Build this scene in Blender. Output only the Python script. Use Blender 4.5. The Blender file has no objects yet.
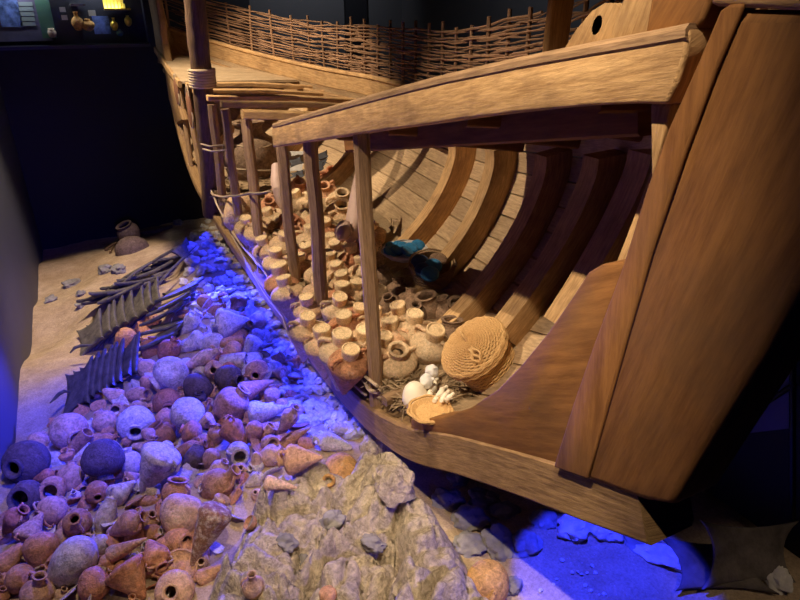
import bpy, bmesh, math, random
from mathutils import Vector, Matrix, noise
from math import sin, cos, pi, radians as R
random.seed(7)
ZC = 4.4                      # height of the eye above the lowest floor
scene = bpy.context.scene
COL = scene.collection
# ------------------------------------------------------------------ camera
PITCH, YAW, F = R(25.5), R(27.0), 620.0
FWD = Vector((sin(YAW)*cos(PITCH), cos(YAW)*cos(PITCH), -sin(PITCH)))
RGT = Vector((cos(YAW), -sin(YAW), 0))
UPV = RGT.cross(FWD)
CAM = Vector((0, 0, ZC))
cam_d = bpy.data.cameras.new('camera'); cam = bpy.data.objects.new('camera', cam_d); COL.objects.link(cam)
cam_d.sensor_width = 36; cam_d.lens = F/800*36; cam_d.clip_end = 60; cam_d.clip_start = .05
cam.matrix_world = Matrix.Translation(CAM) @ Matrix((RGT, UPV, -FWD)).transposed().to_4x4()
scene.camera = cam
def ray(px, py): return FWD + RGT*((px-400)/F) + UPV*((300-py)/F)
def on_x(px, py, x):
    d = ray(px, py); return CAM + d*(x/d.x)
def on_y(px, py, y):
    d = ray(px, py); return CAM + d*(y/d.y)
def on_z(px, py, z):
    d = ray(px, py); return CAM + d*((z-ZC)/d.z)
def at_depth(px, py, t): return CAM + ray(px, py)*t
def proj(p):
    v = Vector(p)-CAM; t = v.dot(FWD); return (400+F*v.dot(RGT)/t, 300-F*v.dot(UPV)/t, t)
def lerp_table(tab, t):
    if t <= tab[0][0]: return tab[0][1]
    for (a, va), (b, vb) in zip(tab, tab[1:]):
        if t <= b:
            k = (t-a)/(b-a); return va+(vb-va)*k
    return tab[-1][1]
def smooth_table(tab, t):     # catmull-rom
    n = len(tab)
    if t <= tab[0][0]: return tab[0][1]
    if t >= tab[-1][0]: return tab[-1][1]
    for i in range(n-1):
        if t <= tab[i+1][0]:
            x0, y0 = tab[i]; x1, y1 = tab[i+1]; h = x1-x0; k = (t-x0)/h
            m0 = ((y1-tab[i-1][1])/(x1-tab[i-1][0]) if i > 0 else (y1-y0)/h)*h
            m1 = ((tab[i+2][1]-y0)/(tab[i+2][0]-x0) if i < n-2 else (y1-y0)/h)*h
            return (2*k**3-3*k*k+1)*y0+(k**3-2*k*k+k)*m0+(-2*k**3+3*k*k)*y1+(k**3-k*k)*m1
# ------------------------------------------------------------------ objects
def tag(o, label=None, cat=None, group=None, kind=None):
    if label: o['label'] = label
    if cat: o['category'] = cat
    if group: o['group'] = group
    if kind: o['kind'] = kind
    return o
def empty(name, loc=(0, 0, 0), rot=None):
    o = bpy.data.objects.new(name, None); COL.objects.link(o); o.location = loc
    o.empty_display_size = .1
    if rot is not None:
        o.rotation_mode = 'QUATERNION'; o.rotation_quaternion = rot
    return o
def link(name, me, parent=None):
    o = bpy.data.objects.new(name, me); COL.objects.link(o)
    if parent: o.parent = parent
    return o
class MB:
    """collects geometry (with uv along the grain) for one mesh"""
    def __init__(s): s.v = []; s.f = []; s.uv = []
    def face(s, idx, uvs): s.f.append(tuple(idx)); s.uv.append(uvs)
    def build(s, name, mat, parent=None, smooth=True, ang=40):
        me = bpy.data.meshes.new(name); me.from_pydata([tuple(p) for p in s.v], [], s.f)
        ul = me.uv_layers.new(name='UVMap'); k = 0
        for uvs in s.uv:
            for u in uvs: ul.data[k].uv = u; k += 1
        me.materials.append(mat)
        if smooth:
            me.shade_smooth()
            if ang: me.set_sharp_from_angle(angle=R(ang))
        return link(name, me, parent)
    def sweep(s, pts, prof, up=(0, 0, 1), closed=False, caps=True, u0=0., scales=None, frames=None):
        """sweep closed profile [(a,b)] (a along side, b along up) along pts"""
        pts = [Vector(p) for p in pts]; n = len(pts); m = len(prof); base = len(s.v); up = Vector(up)
        per = [0.]
        for j in range(m):
            a, b = prof[j], prof[(j+1) % m]; per.append(per[-1]+math.hypot(b[0]-a[0], b[1]-a[1]))
        L = u0; us = []
        for i, p in enumerate(pts):
            if closed: t = pts[(i+1) % n]-pts[i-1]
            else: t = pts[min(i+1, n-1)]-pts[max(i-1, 0)]
            if t.length < 1e-9: t = Vector((0, 0, 1))
            t.normalize()
            uu = Vector(frames[i]) if frames else up
            side = t.cross(uu)
            if side.length < 1e-4: side = t.cross(Vector((1, 0.01, 0)))
            side.normalize(); w = side.cross(t)
            if i: L += (pts[i]-pts[i-1]).length
            us.append(L); k = scales[i] if scales else 1.
            for a, b in prof: s.v.append(p+side*a*k+w*b*k)
        rng = n if closed else n-1
        for i in range(rng):
            i2 = (i+1) % n; ua, ub = us[i], (us[i2] if i2 else us[i]+.1)
            for j in range(m):
                j2 = (j+1) % m
                s.face((base+i*m+j, base+i*m+j2, base+i2*m+j2, base+i2*m+j),
                       ((ua, per[j]), (ua, per[j+1]), (ub, per[j+1]), (ub, per[j])))
        if caps and not closed:
            s.face([base+j for j in reversed(range(m))], [(us[0]+prof[j][0], prof[j][1]) for j in reversed(range(m))])
            e = base+(n-1)*m
            s.face([e+j for j in range(m)], [(us[-1]+prof[j][0], prof[j][1]) for j in range(m)])
        return s
    def tube(s, pts, r, seg=8, **k):
        return s.sweep(pts, [(r*cos(2*pi*j/seg), r*sin(2*pi*j/seg)) for j in range(seg)], **k)
    def beam(s, pts, w, h, ch=.012, **k):
        a, b = w/2, h/2; c = min(ch, a*.6, b*.6)
        return s.sweep(pts, [(-a, -b+c), (-a+c, -b), (a-c, -b), (a, -b+c), (a, b-c), (a-c, b), (-a+c, b), (-a, b-c)], **k)
    def box(s, c, size, ch=.008):
        c = Vector(c); x, y, z = size
        return s.beam([c-Vector((0, y/2, 0)), c+Vector((0, y/2, 0))], x, z, ch)
    def lathe(s, prof, seg=24, M=None, flat=1.):
        base = len(s.v); n = len(prof); M = M or Matrix.Identity(4)
        L = 0
        for i, (r, z) in enumerate(prof):
            for j in range(seg):
                a = 2*pi*j/seg; s.v.append(M @ Vector((r*cos(a), r*sin(a)*flat, z)))
        for i in range(n-1):
            dl = math.hypot(prof[i+1][0]-prof[i][0], prof[i+1][1]-prof[i][1])
            for j in range(seg):
                j2 = (j+1) % seg
                s.face((base+i*seg+j, base+i*seg+j2, base+(i+1)*seg+j2, base+(i+1)*seg+j),
                       ((L, j/seg), (L, (j+1)/seg), (L+dl, (j+1)/seg), (L+dl, j/seg)))
            L += dl
        return s
def prism(name, poly, x0, x1, mat, parent=None, grain=(0, 0, 1), bev=.02, uv_scale=1., seg=2, axis='x', wob=0.):
    """polygon [(y,z)] extruded along x (or [(x,z)] along y, [(x,y)] along z)"""
    bm = bmesh.new()
    def P(a, b, c):
        return {'x': (c, a, b), 'y': (a, c, b), 'z': (a, b, c)}[axis]
    vs = [bm.verts.new(P(a, b, x0)) for a, b in poly]
    f = bm.faces.new(vs); r = bmesh.ops.extrude_face_region(bm, geom=[f])
    for g in r['geom']:
        if isinstance(g, bmesh.types.BMVert): g.co = Vector(P(*{'x': (g.co.y, g.co.z), 'y': (g.co.x, g.co.z), 'z': (g.co.x, g.co.y)}[axis], x1))
    bmesh.ops.recalc_face_normals(bm, faces=bm.faces)
    if bev: bmesh.ops.bevel(bm, geom=list(bm.edges), offset=bev, segments=seg, affect='EDGES', clamp_overlap=True, profile=.5)
    uvl = bm.loops.layers.uv.new('UVMap'); g = Vector(grain).normalized()
    for f in bm.faces:
        q = f.normal.cross(g)
        if q.length < .3: q = f.normal.cross(g+Vector((.7, .3, .2)))
        q.normalize()
        for l in f.loops: l[uvl].uv = (l.vert.co.dot(g)*uv_scale, l.vert.co.dot(q)*uv_scale)
    me = bpy.data.meshes.new(name); bm.to_mesh(me); bm.free(); me.materials.append(mat)
    me.shade_smooth(); me.set_sharp_from_angle(angle=R(50))
    return link(name, me, parent)
# ------------------------------------------------------------------ materials
def new_mat(name):
    m = bpy.data.materials.new(name); m.use_nodes = True
    nt = m.node_tree; b = nt.nodes['Principled BSDF']; return m, nt, b
def nd(nt, t, **kw):
    n = nt.nodes.new(t)
    for k, v in kw.items():
        if k in n.inputs: n.inputs[k].default_value = v
        else: setattr(n, k, v)
    return n
def ramp(nt, fac, stops):
    r = nt.nodes.new('ShaderNodeValToRGB'); nt.links.new(fac, r.inputs[0]); e = r.color_ramp.elements
    e[0].position, e[0].color = stops[0][0], (*stops[0][1], 1)
    e[1].position, e[1].color = stops[-1][0], (*stops[-1][1], 1)
    for p, c in stops[1:-1]:
        q = e.new(p); q.color = (*c, 1)
    return r.outputs[0]
def mix(nt, fac, a, b, mode='MIX'):
    n = nt.nodes.new('ShaderNodeMix'); n.data_type = 'RGBA'; n.blend_type = mode
    for sock, v in ((0, fac), (6, a), (7, b)):
        if hasattr(v, 'is_output'): nt.links.new(v, n.inputs[sock])
        elif sock == 0: n.inputs[0].default_value = v
        else: n.inputs[sock].default_value = (*v, 1)
    return n.outputs[2]
def bump(nt, b, h, strength=.3, dist=.01):
    n = nd(nt, 'ShaderNodeBump', Strength=strength, Distance=dist); nt.links.new(h, n.inputs['Height'])
    nt.links.new(n.outputs[0], b.inputs['Normal'])
def add(nt, a, b, op='ADD', bv=None):
    n = nt.nodes.new('ShaderNodeMath'); n.operation = op; nt.links.new(a, n.inputs[0])
    if bv is None: nt.links.new(b, n.inputs[1])
    else: n.inputs[1].default_value = bv
    return n.outputs[0]
def wood(name, light, dark, streak=9, along=.8, stain=.35, stain_col=None, rough=.75, bumps=.35, var=.35, blotch=3.):
    m, nt, b = new_mat(name); L = nt.links
    tc = nt.nodes.new('ShaderNodeTexCoord'); mp = nt.nodes.new('ShaderNodeMapping')
    L.new(tc.outputs['UV'], mp.inputs[0]); mp.inputs['Scale'].default_value = (along, streak, 1)
    oi = nt.nodes.new('ShaderNodeObjectInfo')
    cb = nt.nodes.new('ShaderNodeCombineXYZ'); sc = add(nt, oi.outputs['Random'], None, 'MULTIPLY', 37.)
    L.new(sc, cb.inputs[0]); L.new(sc, cb.inputs[1]); L.new(sc, cb.inputs[2]); L.new(cb.outputs[0], mp.inputs['Location'])
    n1 = nd(nt, 'ShaderNodeTexNoise', Scale=3., Detail=9., Roughness=.66, Distortion=.8); L.new(mp.outputs[0], n1.inputs['Vector'])
    n2 = nd(nt, 'ShaderNodeTexNoise', Scale=9., Detail=6., Roughness=.7); L.new(mp.outputs[0], n2.inputs['Vector'])
    n3 = nd(nt, 'ShaderNodeTexNoise', Scale=blotch, Detail=5., Roughness=.6); L.new(tc.outputs['Object'], n3.inputs['Vector'])
    mid = tuple((x+y)/2 for x, y in zip(light, dark))
    c = ramp(nt, n1.outputs[0], [(.28, dark), (.5, mid), (.68, light)])
    c = mix(nt, .55, c, ramp(nt, n2.outputs[0], [(.35, tuple(x*.55 for x in dark)), (.62, light)]), 'MIX')
    sc2 = stain_col or tuple(x*.35 for x in dark)
    st = ramp(nt, n3.outputs[0], [(.48, (0, 0, 0)), (.7, (1, 1, 1))])
    c = mix(nt, add(nt, st, None, 'MULTIPLY', stain), c, sc2)
    hv = nt.nodes.new('ShaderNodeHueSaturation'); L.new(c, hv.inputs['Color'])
    L.new(add(nt, add(nt, oi.outputs['Random'], None, 'MULTIPLY', var), None, 'ADD', 1-var/2), hv.inputs['Value'])
    L.new(hv.outputs[0], b.inputs['Base Color']); b.inputs['Roughness'].default_value = rough
    b.inputs['Specular IOR Level'].default_value = .25
    bump(nt, b, add(nt, n1.outputs[0], n2.outputs[0]), bumps, .012)
    return m
def clay(name, c1, c2, c3, crust=.3, crust_col=(.5, .45, .4), rough=.85, var=.5, scale=9, bs=.5, dirt=.7):
    """fired clay, each pot between c1, c2 and c3, with a chalky crust"""
    m, nt, b = new_mat(name); L = nt.links
    tc = nt.nodes.new('ShaderNodeTexCoord'); oi = nt.nodes.new('ShaderNodeObjectInfo')
    va = nt.nodes.new('ShaderNodeVectorMath'); va.operation = 'ADD'; L.new(tc.outputs['Object'], va.inputs[0])
    L.new(add(nt, oi.outputs['Random'], None, 'MULTIPLY', 53.), va.inputs[1])
    geo = nt.nodes.new('ShaderNodeNewGeometry')
    n1 = nd(nt, 'ShaderNodeTexNoise', Scale=scale*.35, Detail=6., Roughness=.65); L.new(va.outputs[0], n1.inputs[0])
    n2 = nd(nt, 'ShaderNodeTexNoise', Scale=scale, Detail=8., Roughness=.7); L.new(geo.outputs['Position'], n2.inputs[0])
    n3 = nd(nt, 'ShaderNodeTexNoise', Scale=scale*6, Detail=4., Roughness=.7); L.new(geo.outputs['Position'], n3.inputs[0])
    base = ramp(nt, oi.outputs['Random'], [(0, c1), (.5, c2), (1, c3)])
    c = mix(nt, ramp(nt, n1.outputs[0], [(.4, (0, 0, 0)), (.7, (.7, .7, .7))]), base, c2)
    c = mix(nt, ramp(nt, n2.outputs[0], [(.62-crust*.35, (0, 0, 0)), (.78-crust*.3, (.85, .85, .85))]), c, crust_col)
    n4 = nd(nt, 'ShaderNodeTexNoise', Scale=scale*2.4, Detail=9., Roughness=.75, Distortion=.6); L.new(geo.outputs['Position'], n4.inputs[0])
    c = mix(nt, .55, c, ramp(nt, n3.outputs[0], [(.3, (.35, .33, .3)), (.65, (1.15, 1.15, 1.15))]), 'MULTIPLY')
    c = mix(nt, dirt, c, ramp(nt, n4.outputs[0], [(.36, (.32, .29, .26)), (.52, (.95, .95, .95)), (.7, (1.25, 1.22, 1.18))]), 'MULTIPLY')
    hv = nt.nodes.new('ShaderNodeHueSaturation'); L.new(c, hv.inputs['Color'])
    rr = add(nt, add(nt, add(nt, oi.outputs['Random'], None, 'MULTIPLY', 7.3), None, 'FRACT', 0.), None, 'MULTIPLY', var)
    L.new(add(nt, rr, None, 'ADD', 1-var/2), hv.inputs['Value'])
    L.new(hv.outputs[0], b.inputs['Base Color']); b.inputs['Roughness'].default_value = rough
    b.inputs['Specular IOR Level'].default_value = .2
    bump(nt, b, add(nt, n2.outputs[0], add(nt, n3.outputs[0], n4.outputs[0])), bs*1.5, .016)
    return m
def plain(name, col, rough=.8, metal=0., ns=0, nb=.3, var=.25, emit=None, es=0., spec=.3):
    m, nt, b = new_mat(name)
    b.inputs['Roughness'].default_value = rough; b.inputs['Metallic'].default_value = metal
    b.inputs['Specular IOR Level'].default_value = spec
    if ns:
        geo = nt.nodes.new('ShaderNodeNewGeometry')
        n = nd(nt, 'ShaderNodeTexNoise', Scale=ns, Detail=7., Roughness=.65); nt.links.new(geo.outputs['Position'], n.inputs[0])
        c = ramp(nt, n.outputs[0], [(.3, tuple(x*(1-var) for x in col)), (.7, tuple(x*(1+var) for x in col))])
        nt.links.new(c, b.inputs['Base Color']); bump(nt, b, n.outputs[0], nb, .02)
    else: b.inputs['Base Color'].default_value = (*col, 1)
    if emit: b.inputs['Emission Color'].default_value = (*emit, 1); b.inputs['Emission Strength'].default_value = es
    return m
M = {}
M['oak'] = wood('weathered_timber', (.50, .31, .14), (.27, .145, .06), streak=8, stain=.45, stain_col=(.10, .055, .028))
M['rail'] = wood('pale_worn_timber', (.66, .42, .19), (.42, .23, .09), streak=7, stain=.5, stain_col=(.16, .09, .05), blotch=4)
M['stem'] = wood('red_brown_timber', (.33, .15, .045), (.20, .08, .022), streak=3, along=.35, stain=.6, stain_col=(.15, .085, .04), blotch=1.7, bumps=.15, var=.12)
M['post'] = wood('grey_brown_post', (.44, .28, .15), (.24, .14, .07), streak=10, stain=.3)
M['plank'] = wood('pale_hull_plank', (.62, .44, .25), (.42, .27, .14), streak=6, stain=.35, stain_col=(.22, .13, .07), var=.3, blotch=3.5)
M['deck'] = wood('pale_deck_board', (.62, .46, .28), (.45, .31, .17), streak=6, stain=.25, var=.1)
M['log'] = wood('dark_log', (.22, .13, .075), (.10, .055, .03), streak=9, stain=.4, bumps=.6)
M['twig'] = wood('withy', (.42, .25, .14), (.20, .10, .055), streak=20, stain=.2, var=.6)
M['rope'] = wood('hemp_rope', (.60, .46, .30), (.38, .27, .16), streak=60, along=50, stain=.1)
M['pulley'] = wood('red_wood_block', (.32, .15, .08), (.18, .08, .05), streak=9)
# ================================================================== THE SHIP
X0 = 1.5                                     # cut face of the ship, along its centre line
def zr(z): return ZC+z
KT = [(1.0, -1.50), (1.5, -1.72), (2.3, -2.13), (2.8, -2.42), (3.3, -2.62), (3.8, -2.74), (4.3, -2.80), (5, -2.84), (7, -2.84), (8.8, -2.76), (10, -2.6), (10.7, -2.38), (11.2, -1.95), (11.55, -1.45), (12.1, -.68), (12.25, 0), (12.3, .5)]
SH = [(1.0, -.15), (2, -.5), (3.3, -.80), (4.6, -1.0), (6, -1.12), (8, -1.13), (10.05, -1.07), (11.7, -.75), (12.4, -.55)]
BB = [(1.05, .10), (1.5, .62), (2.2, 1.2), (3.3, 1.74), (4.6, 1.98), (5.5, 2.12), (7, 2.3), (8.5, 2.25), (10.05, 1.85), (11.2, 1.05), (11.9, .5), (12.4, .10)]
def kt(y): return zr(smooth_table(KT, y))
def sh(y): return zr(smooth_table(SH, y))
def bb(y): return smooth_table(BB, y)
def hull(y, s, off=0.):
    full = min(1, max(0, min((y-1.0)/3.2, (12.4-y)/3.5)))
    p = 1.15+1.05*full; q = 1.0-.27*full
    g = (1-(1-min(s, 1))**p)**q
    if s > .8: g *= 1-.05*((s-.8)/.2)**2
    z0 = kt(y)-.03; z1 = sh(y)
    return Vector((X0+.14+max(.02, (bb(y)-.14)*g+off), y, z0+(z1-z0)*s))
ship = empty('ship_replica', (X0, 6, ZC-2.95))
tag(ship, 'large wooden ship replica, cut open lengthwise to show its cargo', 'ship')
_si = Vector(ship.location)
def part(o):
    o.parent = ship; o.location = -_si; return o
# keel: sweep along the curve, deeper under the bow
ys = [1.07, 1.12]+[1.16+.14*i for i in range(68)]+[10.75, 10.9, 11.05, 11.2, 11.35, 11.5]
def kb(y):   # keel depth
    return lerp_table([(1, .20), (1.4, .235), (3, .25), (4.2, .20), (9, .12), (12, .12)], y)
mb = MB(); kp = []; prof_n = 8
for y in ys: kp.append(Vector((X0+.12, y, kt(y)-kb(y)/2)))
# varying height: build by hand
base = 0; L = 0
for i, y in enumerate(ys):
    t = (kp[min(i+1, len(kp)-1)]-kp[max(i-1, 0)]).normalized(); n = Vector((0, -t.z, t.y)); h = kb(y)/2; w = .12; c = .018
    if i: L += (kp[i]-kp[i-1]).length
    jit = .004*noise.noise(Vector((y*3, 0, 0)))
    for a, b_ in [(-w, -h+c), (-w+c, -h), (w-c, -h), (w, -h+c), (w, h-c), (w-c, h), (-w+c, h), (-w, h-c)]:
        mb.v.append(kp[i]+Vector((a+jit, 0, 0))+n*b_)
    if i:
        pr = [0, .02, .3, .32, .5, .52, .8, .82, 1.0]
        for j in range(8):
            j2 = (j+1) % 8; a0 = (i-1)*8
            mb.face((a0+j, a0+j2, a0+8+j2, a0+8+j), ((Lp, pr[j]), (Lp, pr[j+1]), (L, pr[j+1]), (L, pr[j])))
    Lp = L
mb.face(tuple(range(8)), [(0, j*.1) for j in range(8)]); e = (len(ys)-1)*8
mb.face(tuple(e+7-j for j in range(8)), [(0, j*.1) for j in range(8)])
part(mb.build('keel', M['oak'], None, ang=35))
def poly_x(pix, x=X0):
    return [(p.y, p.z) for p in (on_x(a, b, x) for a, b in pix)]
# stem timbers, outlines in the plane of the cut face
stem_px = [(724, 10), (700, 66), (672, 128), (650, 188), (625, 268), (598, 340), (577, 400), (556, 466), (600, 482), (648, 500), (676, 505), (684, 490), (722, 428), (765, 360), (805, 288), (850, 190), (890, 70), (900, 8)]
part(prism('stem_post', poly_x(stem_px), X0-.02, X0+.22, M['stem'], grain=(0, -.22, 1), bev=.028))
apron_px = [(733, 4), (724, 10), (700, 66), (672, 128), (650, 188), (625, 268), (598, 340), (577, 400), (556, 466), (590, 478), (612, 400), (632, 330), (655, 252), (690, 150), (720, 70), (748, 4)]
part(prism('stem_facing', poly_x(apron_px, X0-.02), X0-.035, X0-.019, M['stem'], grain=(0, .12, 1), bev=.01))
knee_px = [(410, 419), (440, 418), (470, 408), (497, 390), (522, 364), (548, 332), (570, 300), (588, 272), (602, 264), (624, 262), (626, 268), (598, 340), (577, 400), (557, 466), (500, 450), (450, 437), (411, 432)]
part(prism('stem_knee', poly_x(knee_px, X0+.01), X0+.01, X0+.17, M['stem'], grain=(0, -.8, .5), bev=.02))
top_px = [(706, 6), (905, 16), (905, -14), (706, -20)]
part(prism('stem_cap', poly_x(top_px, X0-.04), X0-.03, X0+.4, M['rail'], grain=(0, 1, 0), bev=.015))
# sternpost
sp_px = [(163, 60), (156, 48), (152, 20), (148, 0), (144, -25), (137, -60), (144, -62), (152, -25), (155, 0), (159, 20), (162, 44), (170, 80), (182, 120), (176, 124), (169, 100)]
part(prism('stern_post', poly_x(sp_px, X0), X0, X0+.11, M['oak'], grain=(0, .1, 1), bev=.02))
# frames (ribs)
FY = [1.5, 2.1, 2.85, 3.65, 4.5, 5.35, 8.0, 9.5, 10.6]
for y in FY:
    m = MB(); s0_ = {1.5: 12, 2.1: 10, 2.85: 8}.get(y, 1); pts = [hull(y, (s0_+(26-s0_)*s/25)/28, -.13) for s in range(26)]
    m.sweep(pts, [(-.06, -.13), (.06, -.13), (.07, -.115), (.07, .13), (-.07, .13), (-.07, -.115)], up=(-1, 0, .25),
            frames=[Vector((-1, 0, .9*(1-i/25)+.05)) for i in range(26)])
    part(m.build('frame', M['rail']))
# strakes
NS = 10
for k in range(NS):
    m = MB(); a, b_ = k/NS, (k+1)/NS; rows = []
    yy = [1.12+(12.3-1.12)*i/70 for i in range(71)]
    d = .004
    for y in yy:
        s0, s1 = a+d, b_-d; pts = []
        for s in (s0, (s0+s1)/2, s1): pts.append(hull(y, s, 0))
        for s in (s1, (s0+s1)/2, s0): pts.append(hull(y, s, .05))
        rows.append(pts)
    for r in rows: m.v += r
    L = 0
    for i in range(70):
        dl = (rows[i+1][1]-rows[i][1]).length
        vv = [0, .12, .24, .29, .41, .53, .58]
        for j in range(6):
            j2 = (j+1) % 6; A = i*6
            m.face((A+j, A+6+j, A+6+j2, A+j2), ((L, vv[j]), (L+dl, vv[j]), (L+dl, vv[j+1]), (L, vv[j+1])))
        L += dl
    m.face((0, 1, 2, 3, 4, 5), [(0, .1*j) for j in range(6)]); A = 70*6; m.face((A+5, A+4, A+3, A+2, A+1, A), [(0, .1*j) for j in range(6)])
    part(m.build('strake', M['plank'], ang=30))
# bulwark plank (washboard) along the far side and the gunwale on it
def far(y, dz, off=0.): p = hull(y, 1, off); p.z += dz; return p
yy = [1.2+(12.25-1.2)*i/60 for i in range(61)]
m = MB(); m.sweep([far(y, .10, .03) for y in yy], [(-.03, -.11), (.03, -.11), (.03, .11), (-.03, .11)]); part(m.build('bulwark_plank', M['rail']))
m = MB(); m.beam([far(y, .235, .02) for y in yy], .10, .055, .015); part(m.build('gunwale', M['rail']))
# stern deck
DK = [(10.05, -1.02), (11.2, -.86), (12.25, -.66)]
def dz_(y): return zr(lerp_table(DK, y))
nb = 11
for k in range(nb):
    y0 = 10.0+k*(12.15-10.0)/nb; y1 = y0+(12.15-10.0)/nb-.006
    xo0 = hull(y0, 1, -.02).x; xo1 = hull(y1, 1, -.02).x
    m = MB(); t = .035
    P = [(X0-.02, y0, dz_(y0)), (xo0, y0, dz_(y0)-.06), (xo1, y1, dz_(y1)-.06), (X0-.02, y1, dz_(y1))]
    m.v = [Vector(p) for p in P]+[Vector(p)-Vector((0, 0, t)) for p in P]
    w = xo0-X0
    for f in ((0, 1, 2, 3), (7, 6, 5, 4), (0, 4, 5, 1), (1, 5, 6, 2), (2, 6, 7, 3), (3, 7, 4, 0)):
        m.face(f, [(m.v[i].x, m.v[i].y+m.v[i].z) for i in f])
    part(m.build('deck_board', M['deck'], smooth=False))
m = MB(); m.beam([(X0-.03, 10.0, dz_(10.05)-.04), (X0-.03, 11.1, dz_(11.1)-.04), (X0-.03, 12.2, dz_(12.2)-.04)], .05, .10); part(m.build('deck_edge_timber', M['rail']))
# transverse deck beams with their stanchions
def dl(px, py): return on_x(px, py, X0)
beams = [(186, 85, 330, 88, .08), (193, 91, 330, 95, .07), (207, 98, 332, 101, .08), (221, 104, 335, 108, .08), (242, 114, 330, 119, .10)]
bp_ = []
for (ax, ay, bx, by, h) in beams:
    A = on_x(ax, ay, X0+.0); B = on_y(bx, by, A.y); d = (B-A).normalized()
    xo = hull(A.y, 1, -.04).x; E = A+d*((xo-A.x)/d.x)
    m = MB(); m.beam([A, (A+E)/2+Vector((0, 0, .03)), E], .13, h-.015, .012); part(m.build('deck_beam', M['rail'])); bp_.append((A, h))
# stanchions: (top px, foot px)
st = [((160, 62), (171, 112)), ((165, 70), (178, 140)), ((172, 78), (189, 175)), ((179, 84), (196, 193)), ((186, 88), (206, 205)), ((212, 104), (226, 225)), ((225, 109), (241, 240)), ((246, 119), (263, 272)), ((281, 142), (300, 330)), ((310, 140), (328, 378)), ((361, 132), (377, 411))]
for i, (a, b_) in enumerate(st):
    A = on_x(*a, X0+.07); B = on_x(*b_, X0+.07); B.z = max(B.z, kt(B.y)-.005) if i > 3 else kt(B.y)
    w = .075 if i < 5 else .10
    m = MB(); n = 9; pts = [B.lerp(A, k/n)+Vector((.006*sin(i*3+k), .008*sin(i+k*1.3), 0))*(0 < k < n) for k in range(n+1)]
    m.beam(pts, w, w, w*.22, up=(.7, -.7, 0) if i % 2 else (.9, -.3, 0)); part(m.build('stanchion', M['post']))
# fore carling: the big curved timber above the posts
top = [(275, 124), (340, 106), (400, 90), (450, 77), (520, 62), (600, 47), (660, 36), (697, 28)]
bot = [(276, 147), (320, 140), (370, 132), (430, 124), (470, 118), (540, 110), (600, 105), (645, 103), (674, 104), (684, 84), (694, 52)]
part(prism('fore_carling', poly_x(top+bot[::-1]), X0-.03, X0+.16, M['rail'], grain=(0, -1, .22), bev=.012))
m = MB(); mp_ = [on_x(a, b_, X0-.012) for a, b_ in [(275, 126), (340, 108), (400, 92), (450, 79.5), (520, 64.5), (600, 49.5), (660, 39), (692, 33)]]
m.beam(mp_, .05, .05, .018); part(m.build('carling_moulding', M['post']))
# short post against the stem
part(prism('stanchion', poly_x([(650, 103), (672, 104), (660, 150), (651, 182)], X0+.02), X0+.02, X0+.12, M['rail'], bev=.008))
# fore deck: beams under boards, sloping up to the bow
def fd(y, x): # deck underside
    return zr(-.97+.212*(5.28-y)+.0)-.15*(x-X0)
for y in [1.75, 2.6, 3.45, 4.25]:
    xo = hull(y, 1, -.03).x; m = MB(); m.beam([(X0+.16, y, fd(y, X0+.16)-.05), ((X0+xo)/2, y, fd(y, (X0+xo)/2)-.03), (xo, y, fd(y, xo)-.05)], .11, .11); part(m.build('fore_deck_beam', M['stem']))
m = MB(); m.beam([(X0+.40, y, fd(y, X0+.4)-.10) for y in (1.7, 3.2, 4.6)], .10, .15); part(m.build('deck_stringer', M['stem']))
x = X0+.17; k = 0
while x < X0+2.1:
    w = .22; ya, yb = None, None
    yl = [1.2+.1*i for i in range(32)]
    inside = [y for y in yl if hull(y, 1, 0).x > x+.02]
    if len(inside) > 3:
        ya, yb = inside[0], inside[-1]; m = MB()
        m.sweep([(x+w/2, y, fd(y, x+w/2)+.035) for y in (ya, (ya+yb)/2, yb)], [(-w/2+.003, -.018), (w/2-.003, -.018), (w/2-.003, .018), (-w/2+.003, .018)])
        part(m.build('fore_deck_board', M['stem'], smooth=False))
    x += w
# stringers inside the hull
for s_, y0, y1 in ((.93, 5.7, 11.5),):
    m = MB(); m.beam([hull(y0+(y1-y0)*i/40, s_, -.22) for i in range(41)], .07, .12); part(m.build('stringer', M['oak']))
# bow works above the carling
part(prism('bulwark_post', [(p.x, p.z) for p in (on_y(a, b_, 3.0) for a, b_ in [(555, -14), (577, -14), (567, 54), (546, 60)])], 3.0, 3.05, M['rail'], axis='y', bev=.01))
hl = [(597+4.6*cos(a)+2.5*sin(a), 25-10*sin(a)) for a in [2*pi*i/16 for i in range(17)]]
eye = [(562, 56), (566, 46), (578, 27), (592, 11), (605, 3), (616, 4), (628, 14), (640, 26), (640, 48)]
k0 = min(range(17), key=lambda i: hl[i][0]); ring = hl[:16]; ring = [ring[(k0-q) % 16] for q in range(17)]
eye_k = eye[:3]+ring+[(578.3, 27.3)]+eye[3:]
part(prism('eye_plate', poly_x(eye_k, X0+.06), X0+.06, X0+.17, M['rail'], grain=(0, -.5, 1), bev=0))
part(prism('bow_bracket', poly_x([(606, 46), (616, 14), (622, 0), (634, -24), (662, -26), (654, 10), (646, 42)], X0+.03), X0+.03, X0+.15, M['rail'], grain=(0, -.3, 1), bev=.012))
part(prism('bow_bracket', poly_x([(643, 40), (650, 0), (655, -28), (716, -28), (710, 0), (702, 22), (690, 34), (660, 40)], X0+.0), X0+.0, X0+.14, M['stem'], grain=(0, -.6, 1), bev=.014))
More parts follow.
